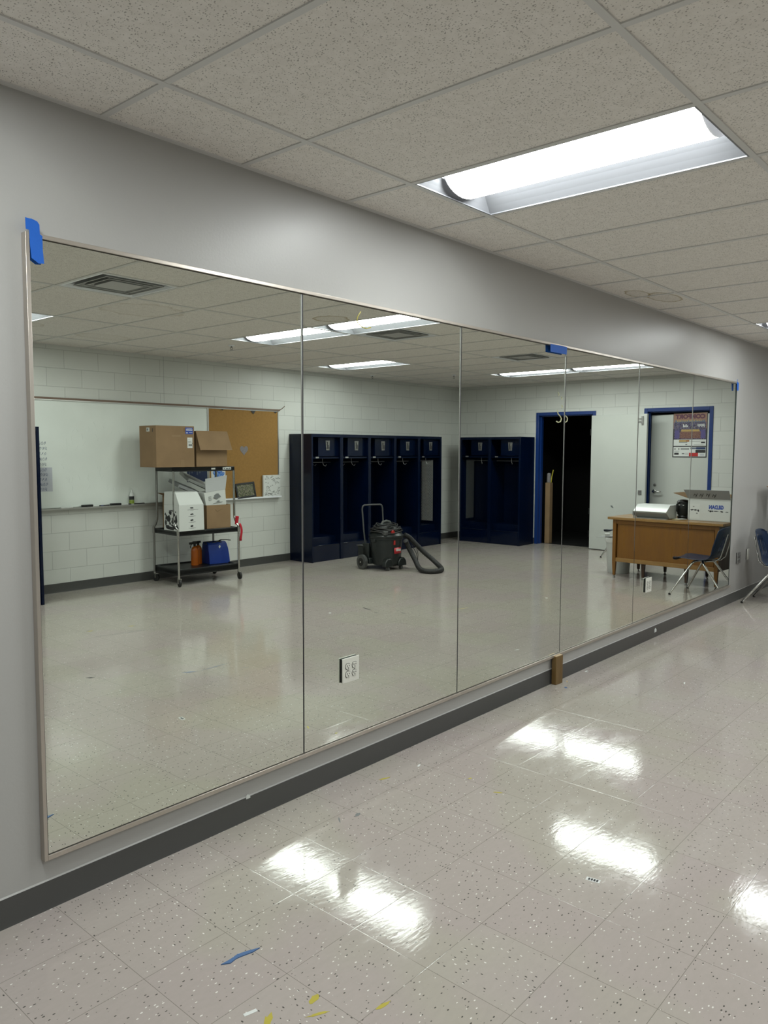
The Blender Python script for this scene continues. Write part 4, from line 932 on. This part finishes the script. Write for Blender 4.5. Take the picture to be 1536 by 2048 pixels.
# local: front (panel) at x = -.375, ends at y = +-.66
m = MB(); m.box(-.40, .385, -.715, .715, DZ - .032, DZ); m.build('desktop', 'oaktop', desk, bevel=.004)
m = MB(); m.box(-.345, -.330, -.60, .60, .255, DZ - .085); m.build('modesty_panel', 'oak', desk)
m = MB(); m.box(-.362, -.336, -.635, .635, .205, .255); m.build('bottom_rail', 'oaktop', desk, bevel=.003)
m = MB(); m.box(-.362, -.336, -.635, .635, DZ - .085, DZ - .032); m.build('top_rail', 'oak', desk, bevel=.003)
for s_ in (-1, 1):
    m = MB(); m.box(-.36, .36, s_ * .655 - (.012 if s_ > 0 else 0), s_ * .655 + (0 if s_ > 0 else .012), .205, DZ - .032); m.box(-.33, .36, s_ * .27 - .008, s_ * .27 + .008, .205, DZ - .032); m.box(-.33, .36, min(s_ * .27, s_ * .645), max(s_ * .27, s_ * .645), .205, .22)
    m.build('pedestal', 'shaded_oak' if s_ > 0 else 'oak', desk)
    for z0, z1 in ((.225, .38), (.385, .54), (.545, .70)):
        m = MB(); m.box(.36, .378, min(s_ * .285, s_ * .64), max(s_ * .285, s_ * .64), z0, z1); m.cyl((.378, s_ * .46, (z0 + z1) / 2), (.40, s_ * .46, (z0 + z1) / 2), .014, n=12)
        m.build('drawer', 'oak', desk, bevel=.002)
    for (lx_, ly_, full) in ((-.345, s_ * .635, True), (-.30, s_ * .27, False), (.34, s_ * .635, False), (.34, s_ * .27, False)):
        m = MB(); w1, w2 = .022, .014
        top_z = DZ - .034 if full else .205
        if full: m.box(lx_ - w1, lx_ + w1, ly_ - w1, ly_ + w1, .205, top_z)
        m.hexa([(lx_ - w2, ly_ - w2, .03), (lx_ + w2, ly_ - w2, .03), (lx_ + w2, ly_ + w2, .03), (lx_ - w2, ly_ + w2, .03)], [(lx_ - w1, ly_ - w1, .205), (lx_ + w1, ly_ - w1, .205), (lx_ + w1, ly_ + w1, .205), (lx_ - w1, ly_ + w1, .205)])
        lg = m.build('leg', 'oak' if full else 'shaded_oak', desk, bevel=.002)  # set-back legs carry painted-in shade
        m = MB(); m.cyl((lx_, ly_, .012), (lx_, ly_, .034), .009, n=10); m.lathe([(.016, 0), (.018, .006), (.010, .013)], (lx_, ly_, 0), 14); m.build('glide', 'dullsteel', lg)
# white sheet-metal housing
hd = thing('metal_housing', 'white slanted sheet metal housing lying on the desk', 'metal housing', (9.44, -1.22, DZ + .0005), math.radians(2.6))
pf = [(-.155, .088), (-.040, .168), (.15, .168), (.15, .006), (-.05, .006), (-.14, .078)]
m = MB(); m.prism(pf, 'y', -.21, .21); m.build('shell', 'hood', hd, bevel=.002)
m = MB(); m.prism([(-.142, .070), (-.055, .001), (-.052, .001), (-.135, .0725)], 'y', -.205, .205); m.box(-.12, .14, -.20, .20, 0, .006); m.build('underside', 'hoodin', hd)
m = MB(); m.box(-.15, -.10, -.225, -.21, .035, .085); m.box(-.12, -.10, -.225, -.20, 0, .035); m.build('bracket', 'hoodin', hd)
ap = thing('desk_appliance', 'black rounded appliance between the white housing and the white carton', 'appliance', (9.62, -.938, DZ + .0005))
m = MB(); m.lathe([(.060, 0), (.068, .01), (.068, .03), (.060, .04)], n=26); m.build('base', 'black', ap, smooth=40); m = MB(); m.lathe([(.058, .04), (.072, .06), (.076, .15), (.070, .19)], n=26); m.build('body', 'black', ap, smooth=40)
m = MB(); m.lathe([(.074, .19), (.076, .205), (.060, .228), (.02, .236)], n=26); m.tube([(-.07, -.03, .20), (-.105, -.04, .18), (-.105, -.04, .10), (-.072, -.03, .07)], .009, 8); m.build('lid', 'black', ap, smooth=40)
m = MB(); m.box(-.079, -.074, -.03, -.012, .168, .176); m.box(-.079, -.074, .02, .035, .165, .172); m.build('white_specks', 'white', ap)  # two small white specks on the black body
r = thing('paper_stack', 'loose white and yellow papers on the desk in front of the black appliance', 'papers', (9.47, -.93, DZ + .0005), .3)
m = MB(); m.box(-.05, .05, -.06, .05, 0, .005); m.build('yellow_sheet', 'paleyel', r); m = MB(); m.M = Matrix.Rotation(.3, 4, 'Z'); m.box(-.04, .05, -.02, .08, .005, .010); m.build('white_sheet', 'white', r)
# GILDAN carton
gx = 9.47
gc = carton('shipping_carton', 'white carton with its flaps open and blue GILDAN lettering on the desk', (gx + .165, -.575, DZ + .0005), math.radians(2.6), .33, .50, .262, mm='whitecard', open_=True)
m = MB()
def flapq(a, b_, c_, d__, t=.002):
    A = [Vector(p) for p in (a, b_, c_, d__)]; n_ = (A[1] - A[0]).cross(A[2] - A[0]).normalized() * t
    m.hexa([tuple(p - n_) for p in A], [tuple(p + n_) for p in A])
flapq((-.166, -.25, .262), (-.166, .25, .262), (-.275, .265, .372), (-.275, -.265, .372)); m.build('flap', 'greycard', gc)['label'] = 'flap with black marker scrawl'
m = MB(); flapq((.166, -.25, .262), (.166, .25, .262), (.30, .25, .30), (.30, -.25, .30)); m.build('flap', 'card', gc)
m = MB(); flapq((-.16, -.25, .262), (.16, -.25, .262), (.15, -.44, .318), (-.15, -.44, .318)); m.build('flap', 'cardin', gc)
m = MB(); flapq((-.16, .25, .262), (.16, .25, .262), (.15, .500, .430), (-.275, .500, .440)); m.build('flap', 'card', gc)
GM = Matrix.Translation(gc.location) @ Matrix.Rotation(gc.rotation_euler.z, 4, 'Z')
# the front face looks towards -x; its reader's right is -y
text('GILDAN', .062, 'pblue', gc, GM @ frame((-.1655, .085, .165), (0, -1, 0), (0, 0, 1)), width=.170, bold=.0034)
m = MB()
for (y0, y1, z0, z1) in ((-.24, -.10, .03, .035),): pass
m.M = Matrix.Identity(4)
for (cy, cz, ry, rz_, sd) in ((-.20, .125, .02, .008, 1), (-.16, .125, .018, .007, 2), (-.125, .118, .010, .012, 3), (-.14, .085, .012, .005, 4), (-.18, .165, .012, .004, 5), (.0, .125, .010, .006, 6), (.02, .118, .012, .013, 7), (.04, .120, .010, .008, 8), (.08, .120, .03, .004, 9), (.15, .118, .018, .006, 10), (.21, .118, .02, .004, 11)):
    m.prism(blob(cy, cz, ry, rz_, 9, sd), 'x', -.1662, -.1645)
m.build('printed_marks', 'ink', gc)
m = MB(); a = Vector((-.166, 0, .262)); d_ = (Vector((-.275, 0, .372)) - a)
def fp(y, t): p = a + d_ * t; return (p.x - .0028, y, p.z - .0028)
for k, (y0, t0) in enumerate(((-.17, .3), (-.10, .3), (-.02, .35), (.05, .3))):
    m.tube([fp(y0, t0), fp(y0 + .02, t0 + .25), fp(y0 + .035, t0 + .05), fp(y0 + .02, t0 - .1), fp(y0 + .055, t0 + .3)], .0028, 5)
m.build('marker_scrawl', 'ink', gc)
m = MB(); m.box(-.1658, -.1645, -.249, -.108, .02, .20); m.build('label_panel', 'white', gc)

# waste bin
wbn = thing('waste_bin', 'white plastic waste bin with a liner behind the desk end', 'waste bin', (9.72, -1.80, 0))
m = MB(); m.lathe([(.135, 0), (.140, .006), (.165, .44), (.172, .445), (.172, .455), (.160, .455), (.135, .02)], n=30, sx=1.0, sy=1.0); m.build('bin', 'bin', wbn, smooth=45)
m = MB(); rr_ = []
for z, r_ in ((.40, .170), (.44, .182), (.468, .180), (.460, .168), (.43, .150)):
    rr_.append([((r_ + .008 * noise.noise(Vector((i * .7, z * 30, 1)))) * math.cos(2 * PI * i / 30), (r_ + .008 * noise.noise(Vector((i * .7, z * 30, 1)))) * math.sin(2 * PI * i / 30), z + .010 * noise.noise(Vector((i * .5, z * 9, 5)))) for i in range(30)])
    rr_[-1].append(rr_[-1][0])
m.grid(rr_); m.build('liner', 'bag', wbn, smooth=60)
r = thing('paper_tray', 'flat grey and white rubbish resting on top of the waste bin', 'rubbish', (9.70, -1.90, .474))
m = MB(Matrix.Rotation(.12, 4, 'X')); m.box(-.09, .09, -.17, .06, 0, .006); m.build('tray', 'greycard', r); m = MB(); m.prism(blob(.0, -.06, .06, .03, 8, 3), 'z', .004, .034); m.build('crumpled_paper', 'white', r)

# ------------------------------------------------------------------ shell chairs (local: front is -y)
def chair(lab, loc, rz):
    r = thing('school_chair', lab, 'chair', loc, rz, 'blue shell chairs')
    prof = [(-.285, .372, .150), (-.290, .388, .168), (-.275, .402, .188), (-.22, .408, .200), (-.15, .404, .208), (-.08, .399, .212), (-.01, .397, .214), (.05, .400, .214), (.10, .412, .214), (.135, .435, .212), (.160, .470, .209), (.175, .51, .206), (.187, .55, .204), (.199, .59, .204), (.211, .63, .204), (.223, .67, .202), (.234, .71, .200), (.243, .742, .194), (.249, .764, .178), (.251, .776, .150)]
    rows_ = []; nc = 24
    for i, (y, z, hw_) in enumerate(prof):
        back = max(0, min(1, (i - 7) / 5)); row = []
        for j in range(nc + 1):
            u = -1 + 2 * j / nc; e = abs(u) ** 3
            row.append((u * hw_, y - back * e * .035, z + (1 - back) * e * .014 - (.02 * abs(u) ** 4 if i >= 18 else 0)))
        rows_.append(row)
    skip = {(i, j) for i in range(11, 15) for j in (7, 9, 11, 12, 14, 16)}
    m = MB(); m.grid(rows_, skip); m.build('seat_shell', 'shell', r, smooth=70, thick=.007)
    for sx in (-1, 1):
        m = MB(); m.cyl((sx * .06, .236, .715), (sx * .06, .228, .717), .007, n=10); m.build('rivet', 'chrome', r)
    for sx in (-1, 1):
        m = MB(); m.tube([(sx * .10, -.02, .388), (sx * .155, -.055, .382), (sx * .175, -.075, .355), (sx * .262, -.262, .03), (sx * .268, -.272, .006)], [.011, .0125, .0125, .0105, .010], 10); m.build('leg', 'chrome', r, smooth=50)
        m = MB(); m.tube([(sx * .10, .02, .388), (sx * .15, .035, .382), (sx * .165, .055, .355), (sx * .222, .300, .03), (sx * .226, .312, .006)], [.011, .0125, .0125, .0105, .010], 10); m.build('leg', 'chrome', r, smooth=50)
        for fx, fy_ in ((sx * .269, -.274), (sx * .2265, .314)):
            m = MB(); m.lathe([(.013, 0), (.014, .004), (.012, .02)], (fx, fy_, 0), 14); m.build('foot_cap', 'rubber', r)
        m = MB(); m.tube([(sx * .085, .03, .386), (sx * .085, .15, .395), (sx * .085, .20, .44), (sx * .08, .232, .56), (sx * .06, .262, .70)], .0085, 8); m.build('back_support', 'chrome', r, smooth=50)
    m = MB(); m.box(-.12, .12, -.06, .06, .378, .392); m.build('seat_bracket', 'dullsteel', r)
    return r
chair('navy shell chair with chrome legs by the mirror wall, in front of the desk', (8.840, -.405, 0), math.radians(1))
chair('navy shell chair mostly hidden behind the desk by the waste bin', (11.17, -2.33, 0), math.radians(2))

# things in the dark store room doorway
r = thing('cardboard_tube', 'tall narrow cardboard carton standing just inside the dark doorway', 'tube', (12.03, -4.125, 0)); m = MB(); m.box(-.05, .05, -.045, .045, 0, 1.05); m.build('carton', 'card', r, bevel=.003)
r = thing('paper_roll', 'patterned bundle sticking out of the tall narrow carton', 'paper roll', (12.03, -4.13, 1.051)); m = MB(); m.lathe([(.035, 0), (.038, .01), (.034, .14), (.028, .165)], n=16); m.build('roll', 'silver', r)
r = thing('yellow_stick', 'short yellow stick leaning out of the tall narrow carton', 'stick', (12.03, -4.088, 1.0505)); m = MB(); m.tube([(0, 0, .004), (.0, .012, .10), (.01, .034, .22)], .009, 8); m.build('stick', 'yellow', r)

# ------------------------------------------------------------------ things on the floor
def flat(name, lab, cat, pts, mm, t=.0008, parts=None):
    m = MB(); m.prism(pts, 'z', .0, t); o = m.build(name, mm); tag(o, lab, cat); return o
def rect(x, y, w, h, a): c, s_ = math.cos(a), math.sin(a); return [(x + u * c - v * s_, y + u * s_ + v * c) for u, v in ((-w, -h), (w, -h), (w, h), (-w, h))]
bc = thing('barcode_sticker', 'small white barcode sticker on the floor in the foreground', 'sticker', (2.628, -1.344, .0002), math.radians(-78))
m = MB(); m.box(-.026, .026, -.012, .012, 0, .0006); m.build('sticker', 'white', bc)
m = MB()
for i in range(4): m.box(-.018 + i * .010, -.011 + i * .010, -.0075, .0075, .0006, .001)
m.build('barcode', 'ink', bc)
flat('tape_scrap', 'torn strip of blue tape curled on the foreground floor', 'tape', [(1.405, -.695), (1.43, -.712), (1.455, -.708), (1.475, -.712), (1.51, -.722), (1.54, -.722), (1.50, -.704), (1.47, -.694), (1.44, -.697)], 'bluestrip', .003)
flat('paper_scrap', 'thin white paper scrap at the bottom of the photo', 'paper scrap', rect(1.335, -.925, .020, .006, math.radians(-15)), 'white')
flat('paper_scrap', 'small white scrap on the floor near the base, mid mirror', 'paper scrap', rect(3.018, -.197, .014, .005, .3), 'white')
flat('paper_scrap', 'white crumb on the floor close to the wooden block', 'paper scrap', rect(5.15, -.05, .02, .006, .1), 'white')
flat('tape_scrap', 'tiny blue scrap on the floor in front of the wooden block', 'tape', rect(4.70, -.126, .014, .008, .8), 'bluestrip')
flat('wood_chip', 'tiny reddish splinter beside the wooden block', 'wood chip', rect(4.83, -.066, .012, .005, .5), 'endgrain', .003)
mk = lambda cx, cy, rx, ry, a, sd: [(cx + p * math.cos(a) - q_ * math.sin(a), cy + p * math.sin(a) + q_ * math.cos(a)) for p, q_ in blob(0, 0, rx, ry, 12, sd)]
for (x, y, rx, ry, a, sd, mm) in ((1.492, -1.021, .020, .012, .3, 1, 'yellow'), (1.345, -.99, .030, .012, .6, 2, 'yellow'), (1.461, -1.075, .032, .005, -.5, 3, 'yellow'), (1.61, -1.19, .028, .006, -.2, 4, 'yellow'), (2.784, -.171, .030, .006, -.3, 5, 'yellow'), (3.063, -.481, .010, .006, 0, 6, 'yellow'), (3.021, -.667, .020, .005, -1, 7, 'yellow'),
                                  (2.33, -.305, .022, .004, .9, 8, 'greyink'), (2.42, -.33, .018, .010, .2, 9, 'greyink')):
    m = MB(); m.prism(mk(x, y, rx, ry, a, sd), 'z', .0001, .0006); m.build('paint_mark', mm, fl)
    fl.children[-1].location = -fl.location if False else (0, 0, 0)
for ch in fl.children: ch.matrix_parent_inverse = Matrix.Translation(fl.location).inverted()
# scuffs seen in the mirrored floor
for (x0, y0, x1, y1, w_, c_) in ((5.787, -2.785, 5.728, -2.588, .012, 'ink'), (5.684, -2.53, 5.678, -2.45, .008, 'ink'), (5.84, -2.33, 5.839, -2.23, .010, 'ink'), (3.19, -2.17, 3.285, -2.10, .008, 'bluestrip'), (3.285, -2.10, 3.587, -2.117, .003, 'bluestrip'),
        (3.22, -3.643, 4.06, -3.494, .004, 'greyink'), (4.532, -2.237, 5.079, -2.159, .004, 'greyink'), (2.67, -2.56, 2.72, -2.52, .012, 'ink'), (3.555, -1.95, 3.60, -1.90, .006, 'greyink'), (5.45, -2.75, 5.75, -2.35, .003, 'greyink'), (6.2, -3.2, 6.9, -3.3, .004, 'greyink'), (7.6, -3.0, 8.2, -2.7, .004, 'greyink'), (3.38, -3.88, 3.44, -3.86, .012, 'yellow'), (3.73, -3.79, 3.79, -3.76, .012, 'yellow'), (5.32, -.70, 5.38, -.68, .006, 'white'), (6.3, -2.0, 6.5, -1.95, .006, 'yellow')):
    m = MB(inv_if(fl)); n_ = Vector((-(y1 - y0), x1 - x0, 0)).normalized() * w_
    A, B = Vector((x0, y0, .0003)), Vector((x1, y1, .0003)); C_ = (A + B) / 2 + n_ * .6
    m.add([A, C_ - n_, B, C_ + n_], [(0, 1, 2, 3)]); m.build('scuff_mark', c_, fl)
for (x, y, lab) in ((5.361, -2.822, 'round white sticker on the open floor, left of the second mirror seam'), (7.48, -1.612, 'round white sticker on the open floor near the fourth mirror panel')):
    m = MB(); m.cyl((x, y, .0001), (x, y, .0008), .014, n=16); tag(m.build('floor_sticker', 'white'), lab, 'sticker')

# ------------------------------------------------------------------ camera
cam = bpy.data.cameras.new('camera'); co = bpy.data.objects.new('camera', cam); COL.objects.link(co); S.camera = co
yaw, pitch, roll = 0.85248, -0.08215, 0.00583
f = Vector((math.sin(yaw) * math.cos(pitch), math.cos(yaw) * math.cos(pitch), math.sin(pitch)))
r0 = Vector((math.cos(yaw), -math.sin(yaw), 0)); u0 = r0.cross(f)
rr = r0 * math.cos(roll) + u0 * math.sin(roll); uu = -r0 * math.sin(roll) + u0 * math.cos(roll)
co.matrix_world = Matrix(((rr.x, uu.x, -f.x, 0), (rr.y, uu.y, -f.y, -2.5884), (rr.z, uu.z, -f.z, 1.61149), (0, 0, 0, 1)))
cam.sensor_fit = 'VERTICAL'; cam.sensor_height = 36; cam.lens = 36 * 1556.52 / 2048; cam.clip_start = .05
w = bpy.data.worlds.new('dark'); S.world = w; w.use_nodes = True; w.node_tree.nodes['Background'].inputs[0].default_value = (0, 0, 0, 1); w.node_tree.nodes['Background'].inputs[1].default_value = 0
S.view_settings.view_transform = 'Standard'; S.view_settings.look = 'None'; S.view_settings.exposure = 0.55; S.view_settings.gamma = 1
S.cycles.max_bounces = 10; S.cycles.diffuse_bounces = 5; S.cycles.glossy_bounces = 6; S.cycles.use_denoising = True; S.cycles.sample_clamp_indirect = 6
